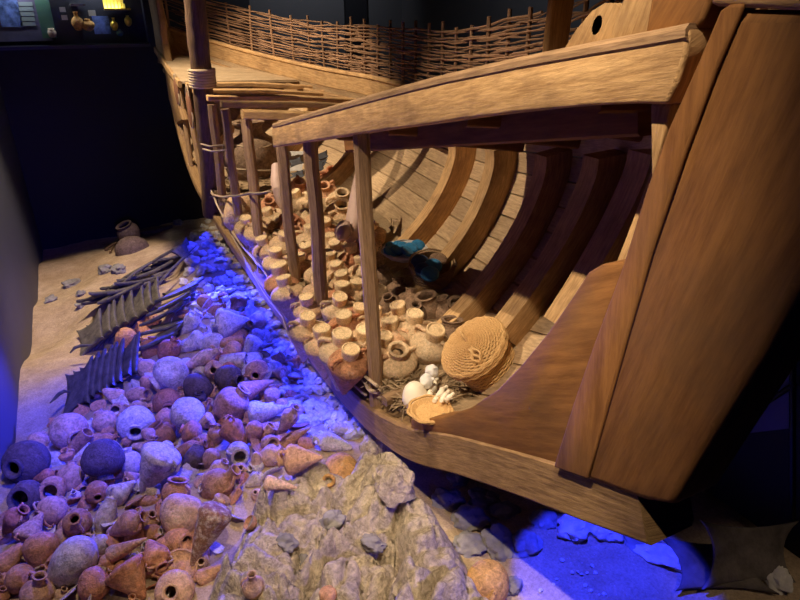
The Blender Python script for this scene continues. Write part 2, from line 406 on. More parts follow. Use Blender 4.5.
# mast
m = MB(); mp_ = [(212, 214), (208, 150), (203.5, 90), (198, 35), (194.5, 0), (189, -50)]
mpts = [on_x(a, b_, X0+.02) for a, b_ in mp_]; yb = mpts[0].y
pts = []
for i in range(5):
    for j in range(6):
        p = mpts[i].lerp(mpts[i+1], j/6); pts.append(p+Vector((.01*noise.noise(p*2), .01*noise.noise(p*3), 0)))
print('mast', pts[0], pts[-1])
m.sweep(pts, [(.125*cos(2*pi*j/16)*(1+.04*sin(j*2.1)), .125*sin(2*pi*j/16)*(1+.04*cos(j*1.7))) for j in range(16)], up=(0, 1, 0),
        scales=[1+.03*sin(i*1.9) for i in range(len(pts))])
mast = part(m.build('mast', M['log']))
m = MB(); a, b_ = on_x(203, 86, X0+.02), on_x(201.6, 70, X0+.02)
for j in range(7):
    p = b_.lerp(a, j/6); m.tube([p+Vector((.15*cos(t), .15*sin(t), 0)) for t in [2*pi*q/18 for q in range(18)]], .022, 6, closed=True)
o = m.build('mast_lashing', M['rope'], None); o.parent = mast
# wattle fence on the gunwale
fence = part(MB().tube([far(12.2, .24, 0), far(12.2, 1.0, 0)], .02).build('wattle_fence', M['twig']))
FH = .62
def fp(y, h, o): 
    p = far(y, .25+h, .02)
    ya = far(y+.05, .2, 0)-far(y-.05, .2, 0); n = Vector((ya.y, -ya.x, 0)).normalized()
    return p+n*o
sy = [11.9-.36*i for i in range(28)]
for y in sy:
    m = MB(); hh = FH+.06+random.uniform(-.04, .06); l = random.uniform(-.03, .03)
    m.tube([fp(y, -.05, 0), fp(y+l/2, hh/2, random.uniform(-.008, .008)), fp(y+l, hh, 0)], .019, 7)
    o = m.build('stake', M['twig'], None); o.parent = fence
for k in range(84):
    row = k % 28; seg = k//28; h = .02+row*(FH-.02)/27
    ya = [12.1, 8.6, 5.1][seg]+random.uniform(-.3, .3); yb_ = ya-3.9-random.uniform(0, .4)
    ph = row % 2; m = MB(); pts = []; n = int((ya-yb_)/.09); dr = random.uniform(-.03, .03); w1 = random.uniform(.005, .03); f1 = random.uniform(1.5, 4)
    for i in range(n+1):
        y = ya+(yb_-ya)*i/n
        if y < 1.9: break
        t = (11.9-y)/.36
        o_ = .022*cos(pi*t+pi*ph)
        hh = h+dr*i/n+w1*noise.noise(Vector((y*f1, k*3.1, 0)))+.03*noise.noise(Vector((y*1.2, k*1.7, 4)))
        pts.append(fp(y, min(max(hh, 0), FH+.03), o_))
    m.tube(pts, random.uniform(.006, .0115), 5); o = m.build('withy_rod', M['twig'], None); o.parent = fence
# ================================================================== SEABED AND ROOM
WX, WY = -1.05, 13.2
CTRL = [(-1.05, 13.2, -4.3), (0.4, 13.2, -4.25), (1.8, 13.2, -4.12), (4, 13, -4.0), (-1.05, 10.5, -4.08), (-1.05, 8.4, -3.9), (-1.05, 5.76, -3.57), (-1.05, 4.35, -3.25), (-1, 3, -3.08), (-1, 1, -3.0),
        (1.4, 7.8, -3.1), (1.5, 6.4, -3.08), (1.5, 5, -3.1), (1.5, 3.8, -3.1), (.95, 7.06, -3.22), (.9, 5.6, -3.22), (-.35, 4.73, -3.3), (.4, 5.2, -3.28), (.55, 3.28, -3.02), (1.5, 9.2, -3.25), (1.5, 10.5, -3.65), (1.6, 11.6, -3.95),
        (.6, 9.2, -3.72), (0, 7, -3.6), (.4, 8, -3.5), (3, 8, -3.3), (3, 5, -3.3), (4.5, 8, -3.6), (2.2, 3, -3.2), (2.1, 1.8, -2.98), (3, 1.5, -2.98), (4, 1, -3), (-.3, 3, -3.05), (.2, 2.4, -2.98), (.6, 1.2, -2.9), (5.5, 3, -3.1), (5.5, 10, -3.8)]
def terr_raw(x, y):
    sw = s = 0
    for a, b_, z in CTRL:
        d = ((x-a)**2+((y-b_)*.8)**2+.02)**-1.6
        sw += d; s += d*z
    return s/sw
_tc = {}
def terr(x, y):
    k = (round(x*10), round(y*10))
    # bilinear cache
    fx, fy = x*10, y*10; ix, iy = math.floor(fx), math.floor(fy); u, v = fx-ix, fy-iy
    def g(i, j):
        if (i, j) not in _tc: _tc[(i, j)] = terr_raw(i/10, j/10)
        return _tc[(i, j)]
    return ZC+g(ix, iy)*(1-u)*(1-v)+g(ix+1, iy)*u*(1-v)+g(ix, iy+1)*(1-u)*v+g(ix+1, iy+1)*u*v
def hit(px, py, lift=0., fn=terr):
    d = ray(px, py); t = 1.; 
    while t < 20:
        p = CAM+d*t
        if p.z <= fn(p.x, p.y)+lift: break
        t += .05
    a, b_ = t-.05, t
    for _ in range(12):
        c = (a+b_)/2; p = CAM+d*c
        if p.z <= fn(p.x, p.y)+lift: b_ = c
        else: a = c
    return CAM+d*b_
def sand_mat():
    m, nt, b = new_mat('coarse_sand'); L = nt.links
    geo = nt.nodes.new('ShaderNodeNewGeometry'); P = geo.outputs['Position']
    n1 = nd(nt, 'ShaderNodeTexNoise', Scale=1.3, Detail=5., Roughness=.6); L.new(P, n1.inputs[0])
    n2 = nd(nt, 'ShaderNodeTexNoise', Scale=60., Detail=6., Roughness=.75); L.new(P, n2.inputs[0])
    n3 = nd(nt, 'ShaderNodeTexVoronoi', Scale=38.); L.new(P, n3.inputs[0])
    n4 = nd(nt, 'ShaderNodeTexNoise', Scale=9., Detail=6., Roughness=.6); L.new(P, n4.inputs[0])
    c = ramp(nt, n1.outputs[0], [(.35, (.40, .28, .17)), (.65, (.56, .42, .28))])
    c = mix(nt, .6, c, ramp(nt, n2.outputs[0], [(.32, (.45, .42, .4)), (.6, (1.15, 1.15, 1.15))]), 'MULTIPLY')
    c = mix(nt, ramp(nt, n3.outputs[0], [(.05, (.6, .6, .6)), (.16, (0, 0, 0))]), c, (.62, .55, .46))
    c = mix(nt, .5, c, ramp(nt, n4.outputs[0], [(.3, (.6, .58, .55)), (.6, (1.1, 1.1, 1.1))]), 'MULTIPLY')
    L.new(c, b.inputs['Base Color']); b.inputs['Roughness'].default_value = .95; b.inputs['Specular IOR Level'].default_value = .1
    bump(nt, b, add(nt, n2.outputs[0], n4.outputs[0]), .6, .02)
    return m
M['sand'] = sand_mat()
M['rock'] = clay('crusted_rock', (.66, .54, .38), (.62, .50, .36), (.58, .49, .38), crust=.45, crust_col=(.80, .66, .44), var=.2, scale=7, bs=.9)
M['blackwall'] = plain('black_paint', (.012, .012, .016), .6)
M['greywall'] = plain('dark_grey_paint', (.10, .10, .11), .75)
M['sidewall'] = plain('dark_blue_grey_paint', (.055, .058, .075), .55, ns=.8, nb=.02, var=.12)
M['metal'] = plain('black_metal', (.01, .01, .012), .35, .3)
def slab(name, x0, x1, y0, y1, z0, z1, mat, kind='structure', parent=None, bev=0):
    o = prism(name, [(x0, y0), (x1, y0), (x1, y1), (x0, y1)], z0, z1, mat, axis='z', bev=bev, parent=parent)
    if kind: o['kind'] = kind
    return o
HT = ZC+2.6
slab('floor', -1.2, 7, -1.5, 14.8, -.3, -.05, M['blackwall'])
slab('wall_left', WX-.15, WX, -1.5, WY+.15, -.05, HT, M['sidewall'])
slab('wall_right', 6.8, 6.95, -1.5, 14.75, -.05, HT, M['greywall'])
slab('wall_front', -1.2, 6.95, -1.65, -1.5, -.05, HT, M['blackwall'])
slab('ceiling', -1.2, 6.95, -1.65, 14.9, HT, HT+.1, M['blackwall'])
# back wall with the opening of the lit display case
CZ0 = ZC+on_y(70, 45, WY).z-ZC; CX0 = WX; 
pa = on_y(4, 46, WY); pb = on_y(147, 38, WY)
slab('wall_back', WX, 3.45, WY, WY+.15, -.05, pa.z-.02, M['blackwall'])
slab('wall_back', pb.x+.04, 3.45, WY, WY+.15, pa.z-.02, HT, M['blackwall'])
slab('wall_back', WX, pb.x+.04, WY, WY+.15, pa.z+1.05, HT, M['blackwall'])
slab('wall_rear', 3.45, 6.8, WY+.05, WY+.2, -.05, HT, M['greywall'])
ca, cb = on_y(345, 12, WY), on_y(366, 12, WY); slab('trim_1', ca.x, cb.x, WY-.06, WY+.05, -.05, HT, M['blackwall'])
# seabed
def frange(a, b_, s):
    n = int(round((b_-a)/s)); return [a+(b_-a)*i/n for i in range(n+1)]
def under(x, y):
    return terr(x, y)+.018*noise.noise(Vector((x*2.1, y*2.1, 0)))+.012*noise.noise(Vector((x*6, y*6, 1)))+.005*noise.noise(Vector((x*22, y*22, 2)))
xs = frange(WX, 6.8, .05); ysx = frange(-.6, WY, .05); m = MB(); n = len(xs)
for y in ysx:
    for x in xs: m.v.append(Vector((x, y, under(x, y))))
for j in range(len(ysx)-1):
    for i in range(n-1):
        a = j*n+i; q = (a, a+1, a+n+1, a+n); m.face(q, [(m.v[k].x, m.v[k].y) for k in q])
o = m.build('floor_seabed', M['sand'], ang=0); o['kind'] = 'structure'; o.name = 'floor_sand'
# ================================================================== LIGHT
def spot(name, loc, tgt, power, col, size=60, blend=.5, r=.08):
    l = bpy.data.lights.new(name, 'SPOT'); l.energy = power; l.color = col; l.spot_size = R(size); l.spot_blend = blend; l.shadow_soft_size = r
    o = bpy.data.objects.new(name, l); COL.objects.link(o); o.location = loc
    o.rotation_euler = (Vector(tgt)-Vector(loc)).to_track_quat('-Z', 'Y').to_euler(); return o
def area(name, loc, tgt, power, col, sx, sy, spread=180):
    l = bpy.data.lights.new(name, 'AREA'); l.energy = power; l.color = col; l.shape = 'RECTANGLE'; l.size = sx; l.size_y = sy; l.spread = R(spread)
    o = bpy.data.objects.new(name, l); COL.objects.link(o); o.location = loc
    o.rotation_euler = (Vector(tgt)-Vector(loc)).to_track_quat('-Z', 'Y').to_euler(); return o
WARM = (1, .80, .58); BLUE = (.02, .03, 1)
def Z(z): return ZC+z
def cut_spot(name, loc, tgt, power, col, size, blend, edge_x, edge_z, keep):
    """spotlight with an added unseen board whose edge cuts its light in a straight line along the ship (x=edge_x at height edge_z)"""
    o = spot(name, loc, tgt, power, col, size, blend, .02)
    L_ = Vector(loc); dr = Vector((edge_x, L_.y, Z(edge_z)))-L_; dr.normalize(); side = Vector((dr.z, 0, -dr.x))*(1 if keep == 'right' else -1)
    e = L_+dr*.6; w = Vector((0, 1.0, 0)); m = MB(); a = e; b = e+side*.5; t = dr*.012  # unseen board, added only to block the light beyond its edge
    m.v = [a-w, a+w, b+w, b-w, a-w+t, a+w+t, b+w+t, b-w+t]
    for f in ((3, 2, 1, 0), (4, 5, 6, 7), (0, 1, 5, 4), (1, 2, 6, 5), (2, 3, 7, 6), (3, 0, 4, 7)): m.face(f, [(0, 0)]*4)
    top_ = (a+b)/2; m.tube([top_, Vector((top_.x, top_.y, HT))], .015, 6)  # rod joining the added board to the ceiling
    tag(m.build('added_light_blocker', M['metal'], smooth=False), 'added unseen black board blocking part of the ' + name.replace('_', ' '), 'light blocker')
    return o
cut_spot('cargo_spotlight', (-.6, 5.25, Z(2.3)), (2.2, 4.9, Z(-2.0)), 2100, WARM, 66, .6, 1.5, -2.90, 'right')
cut_spot('stern_spotlight', (-.4, 8.9, Z(2.3)), (2.2, 9.4, Z(-1.5)), 1700, WARM, 62, .6, 1.5, -2.9, 'right')
cut_spot('pots_spotlight', (.4, 3.2, Z(2.3)), (-.3, 4.2, Z(-3.2)), 450, WARM, 70, .7, 1.12, -3.05, 'left')
spot('bow_spotlight', (-.5, 1.2, Z(2.45)), (1.4, 2.1, Z(-.8)), 950, WARM, 43, .8, .05)
spot('bow_floor_light', (3.2, -.6, Z(1.8)), (2.9, 1.05, Z(-3)), 150, WARM, 16, .9, .05)
spot('outcrop_spotlight', (.6, .2, Z(2.3)), (.85, 2.1, Z(-2.6)), 700, WARM, 28, .5, .04)
cut_spot('sand_spotlight', (.7, 8.6, Z(2.3)), (-.3, 8.9, Z(-4)), 1900, WARM, 56, .7, .95, -3.4, 'left')
spot('rear_wall_light', (4.6, 11.4, Z(1.9)), (4.6, 13.4, Z(.8)), 110, (.9, .93, 1), 120, .9)
spot('side_wall_light', (5.0, 7.6, Z(1.9)), (6.8, 8.0, Z(.6)), 60, (.9, .93, 1), 120, .9)
cut_spot('blue_pile_fill', (.2, 6.6, Z(2.2)), (-.25, 4.3, Z(-3.2)), 1150, BLUE, 54, .7, 1.2, -3.1, 'left')  # added blue fill to spread violet over the lower-left pots
for k in range(9): spot('blue_keel_lamp_%d' % k, (1.38, 3.9+.68*k, Z(-2.80-.012*k)), (1.15, 3.9+.68*k, Z(-3.2)), 19, BLUE, 140, .5, .03)
spot('blue_pile_lamp_a', (1.25, 7.7, Z(-2.6)), (.3, 5.0, Z(-3.4)), 2000, BLUE, 84, .6, .05)
spot('blue_pile_lamp_b', (1.25, 4.6, Z(-2.4)), (.4, 3.8, Z(-3.1)), 420, BLUE, 120, .8, .05)
spot('blue_bow_lamp', (2.0, 1.9, Z(-1.7)), (2.2, 1.72, Z(-3)), 330, BLUE, 47, .15, .03)
spot('blue_outcrop_lamp', (1.75, .9, Z(-1.9)), (1.15, 2.1, Z(-2.7)), 60, BLUE, 60, .5, .03)
spot('blue_wall_lamp', (.1, 2.9, Z(-1.3)), (-1.05, 5.0, Z(-2.4)), 800, BLUE, 80, .9)
w = bpy.data.worlds.new('world'); scene.world = w; w.use_nodes = True
w.node_tree.nodes['Background'].inputs[0].default_value = (.5, .55, .7, 1); w.node_tree.nodes['Background'].inputs[1].default_value = .02
vs = scene.view_settings; vs.view_transform = 'Standard'; vs.look = 'None'; vs.exposure = 0; vs.gamma = 1; vs.use_curve_mapping = False
# ================================================================== POTS
M['clay'] = clay('fired_clay', (.66, .27, .12), (.72, .40, .22), (.76, .52, .36), crust=.18, crust_col=(.78, .62, .48), var=.35)
M['clay_pale'] = clay('chalky_clay', (.74, .58, .45), (.78, .64, .52), (.80, .70, .60), crust=.5, crust_col=(.88, .82, .74), var=.25)
M['clay_red'] = clay('red_clay', (.62, .23, .11), (.66, .31, .16), (.66, .37, .21), crust=.15, crust_col=(.55, .42, .30), var=.3)
M['clay_dark'] = clay('dark_stained_clay', (.13, .09, .08), (.16, .11, .10), (.20, .13, .11), crust=.12, crust_col=(.26, .20, .18), var=.2)
M['clay_speck'] = clay('speckled_clay', (.36, .17, .09), (.42, .21, .11), (.44, .23, .12), crust=.45, crust_col=(.9, .74, .52), var=.15, scale=26)
M['cargo_clay'] = clay('buff_clay', (.74, .48, .26), (.82, .60, .36), (.80, .44, .24), crust=.2, crust_col=(.88, .74, .52), var=.3, dirt=.35)
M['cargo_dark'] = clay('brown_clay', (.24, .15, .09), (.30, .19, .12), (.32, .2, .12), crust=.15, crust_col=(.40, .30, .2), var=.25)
M['orange'] = clay('orange_clay', (.72, .38, .12), (.74, .42, .15), (.74, .42, .15), crust=.1, crust_col=(.78, .55, .3), var=.1)
M['seal'] = clay('clay_stopper', (.95, .70, .40), (.98, .74, .43), (.88, .62, .34), crust=.15, crust_col=(.80, .56, .33), var=.25, scale=14, bs=.2, dirt=.3)
def crv(pts, n=3):
    """catmull smoothing of a profile"""
    out = []
    for i in range(len(pts)-1):
        p0 = pts[max(i-1, 0)]; p1 = pts[i]; p2 = pts[i+1]; p3 = pts[min(i+2, len(pts)-1)]
        for k in range(n):
            t = k/n
            out.append(tuple(.5*((2*b_)+(-a+c)*t+(2*a-5*b_+4*c-d)*t*t+(-a+3*b_-3*c+d)*t**3) for a, b_, c, d in zip(p0, p1, p2, p3)))
    out.append(pts[-1]); return [(max(r, 0.001), z) for r, z in out]
def rim(r, z, inner):
    return [(r, z-.035), (r*1.14, z-.02), (r*1.16, z), (r*.95, z+.006), (r*.8, z-.01), (r*.74, z-.07)]+inner
PR = {}   # profiles for radius .5 and length 1 (mouth at +z)
PR['amphora'] = (crv([(.001, -.5), (.07, -.47), (.11, -.40), (.24, -.2), (.38, .0), (.48, .16), (.5, .24), (.44, .31), (.28, .36), (.2, .385)])+rim(.2, .5, [(.15, .38), (.35, .3), (.40, .15), (.1, -.3)]), [(.46, .25, .24, .40)]*2)
PR['slim'] = (crv([(.001, -.5), (.12, -.46), (.2, -.38), (.33, -.2), (.45, .0), (.5, .13), (.46, .25), (.3, .33), (.24, .38)])+rim(.24, .5, [(.18, .36), (.38, .2), (.3, -.2)]), [(.44, .2, .27, .40)]*2)
PR['globe'] = (crv([(.001, -.5), (.2, -.47), (.38, -.33), (.48, -.12), (.5, .06), (.44, .22), (.3, .33), (.19, .37)])+rim(.19, .5, [(.14, .36), (.38, .2), (.42, 0), (.3, -.3)]), [])
PR['globe_eared'] = (PR['globe'][0], [(.45, .16, .22, .38)]*2)
PR['jug'] = (crv([(.001, -.5), (.26, -.49), (.30, -.44), (.44, -.26), (.5, -.08), (.44, .08), (.28, .19), (.18, .25), (.16, .34)])+rim(.18, .5, [(.13, .3), (.34, .1), (.36, -.2)]), [(.44, .02, .2, .42)])
PR['widejar'] = (crv([(.001, -.5), (.28, -.48), (.4, -.36), (.49, -.1), (.5, .08), (.44, .26), (.33, .36)])+rim(.33, .5, [(.28, .34), (.40, .2), (.42, -.1), (.2, -.4)]), [(.48, .1, .34, .4)])
PR['cone'] = (crv([(.001, -.5), (.07, -.45), (.2, -.22), (.34, .05), (.45, .3), (.5, .44), (.48, .5)])+[(.42, .48), (.38, .3), (.2, -.1), (.02, -.4)], [])
PR['peg'] = (crv([(.001, -.5), (.07, -.46), (.2, -.24), (.34, .02), (.45, .25), (.5, .36), (.46, .44), (.3, .49), (.001, .5)]), [(.45, .22, .3, .46)])
PR['capped'] = (crv([(.001, -.5), (.07, -.47), (.11, -.40), (.24, -.2), (.38, .0), (.48, .16), (.5, .24), (.42, .32), (.26, .37), (.2, .40)])+[(.2, .44), (.1, .45), (.001, .45)], [(.45, .25, .23, .40)]*2)
PR['shut'] = (crv([(.001, -.5), (.15, -.47), (.32, -.32), (.46, -.08), (.5, .1), (.44, .3), (.24, .44), (.001, .5)]), [])
PR['tube'] = ([(.001, -.5), (.40, -.5), (.44, -.48), (.5, 0), (.47, .48), (.46, .5), (.38, .5), (.38, .3), (.34, -.3), (.001, -.32)], [])
PR['bowl'] = (crv([(.001, -.5), (.2, -.48), (.34, -.3), (.46, 0), (.5, .5)], 3)+[(.46, .5), (.40, 0), (.28, -.2), (.001, -.3)], [])
PR['pithos'] = (crv([(.001, -.5), (.22, -.5), (.26, -.46), (.40, -.24), (.49, 0), (.5, .12), (.44, .26), (.3, .35), (.25, .38), (.24, .44)])+rim(.25, .5, [(.2, .4), (.35, .3), (.38, 0)]), [])
meshes = {}
def body_mesh(kind, mat, asp):
    """asp = width/length of the finished pot, so the handles stay round"""
    key = (kind, mat)
    if key in meshes: return meshes[key]
    prof, hs = PR[kind]; mb = MB(); mb.lathe(prof, 28); sd = hash(kind) % 17
    for i, v in enumerate(mb.v):
        nz = noise.noise(Vector((v.x*3, v.y*3, v.z*3+len(kind)*3.3+len(mat)))); r = 1+.05*nz; v.x *= r; v.y *= r
    o = mb.build('body', M[mat], ang=50); me = o.data; bpy.data.objects.remove(o)
    hm = []
    for k, (r0, z0, r1, z1) in enumerate(hs):
        mh = MB(); sg = 1 if k == 0 else -1; pts = []
        for i in range(9):
            a = i/8; bul = sin(pi*a)*.16
            pts.append(Vector((sg*(r0+(r1-r0)*a+bul*(1.15 if a > .5 else 1.)), 0, z0+(z1-z0)*a+(.02+.05*a)*sin(pi*a))))
        mh.sweep(pts, [(.055*cos(2*pi*j/8), .035*sin(2*pi*j/8)) for j in range(8)], up=(0, 0, 1))
        o = mh.build('handle', M[mat]); hm.append(o.data); bpy.data.objects.remove(o)
    meshes[key] = (me, hm); return meshes[key]
NAME = {'amphora': 'amphora', 'slim': 'amphora', 'globe': 'round_jar', 'globe_eared': 'round_jar', 'jug': 'jug', 'widejar': 'wide_mouthed_jar', 'cone': 'broken_jar', 'peg': 'pointed_jar', 'capped': 'sealed_amphora', 'shut': 'jar_bottom', 'tube': 'clay_tube', 'bowl': 'bowl', 'pithos': 'storage_jar'}
CATN = {'amphora': 'amphora', 'slim': 'amphora', 'globe': 'jar', 'globe_eared': 'jar', 'jug': 'jug', 'widejar': 'jar', 'cone': 'broken jar', 'peg': 'jar', 'capped': 'amphora', 'shut': 'jar', 'tube': 'pipe', 'bowl': 'bowl', 'pithos': 'storage jar'}
def quat_from(axis, spin=0.):
    z = Vector(axis).normalized(); x = z.cross(Vector((0, 0, 1)) if abs(z.z) < .95 else Vector((1, 0, 0))).normalized(); y = z.cross(x)
    q = Matrix((x, y, z)).transposed().to_quaternion()
    from mathutils import Quaternion
    return q @ Quaternion((0, 0, 1), spin)
def pot(kind, mat, loc, axis, W, Lh, spin=0., lid=None, flat=1.):
    me, hm = body_mesh(kind, mat, W/Lh)
    e = empty(NAME[kind], loc, quat_from(axis, spin)); e.scale = (W, W*flat, Lh)
    link('body', me, e)
    for h in hm: link('handle', h, e)
    return e
# outcrop surface
POLY = [(.92, 3.42), (1.42, 3.1), (1.68, 2.55), (1.60, 1.8), (1.45, .9), (-.6, .9), (-.15, 2.3), (.30, 2.95), (.54, 3.28)]
def pdist(x, y):
    ins = False; d = 9; n = len(POLY)
    for i in range(n):
        (ax, ay), (bx, by) = POLY[i], POLY[(i+1) % n]
        if (ay > y) != (by > y) and x < (bx-ax)*(y-ay)/(by-ay)+ax: ins = not ins
        t = max(0, min(1, ((x-ax)*(bx-ax)+(y-ay)*(by-ay))/((bx-ax)**2+(by-ay)**2)))
        d = min(d, math.hypot(x-ax-t*(bx-ax), y-ay-t*(by-ay)))
    return d if ins else -d
def reef_z(x, y):
    d = pdist(x, y); k = max(0, min(1, d/.32)); k = k*k*(3-2*k)
    v = Vector((x, y, 0))
    w = v+Vector((noise.noise(v*3.), noise.noise(v*3.+Vector((9, 2, 0))), 0))*.14
    ds, ps = noise.voronoi(Vector((w.x*2.6, w.y*2.6, .3)))[:2]
    cell = noise.noise(ps[0]*7.7); crack = min(1, (ds[1]-ds[0])*4.5)
    ds2, ps2 = noise.voronoi(Vector((w.x*7, w.y*7, 1.3)))[:2]
    cell2 = noise.noise(ps2[0]*5.1); crack2 = min(1, (ds2[1]-ds2[0])*4)
    slope = (w.x-ps[0].x/2.6)*.5*cell
    h = .30+.22*cell+slope*1.5+.12*cell2+.16*crack**.6+.06*crack2**.6+.06*noise.noise(v*4)+.035*noise.noise(v*11)+.012*noise.noise(v*30)+.006*noise.noise(v*70)
    h += .12*max(0, 1-math.hypot(x-1.38, y-2.7)/.4)
    return terr(x, y)-.06+(h-.04)*k+(.02*noise.noise(v*9) if k > 0 else 0)
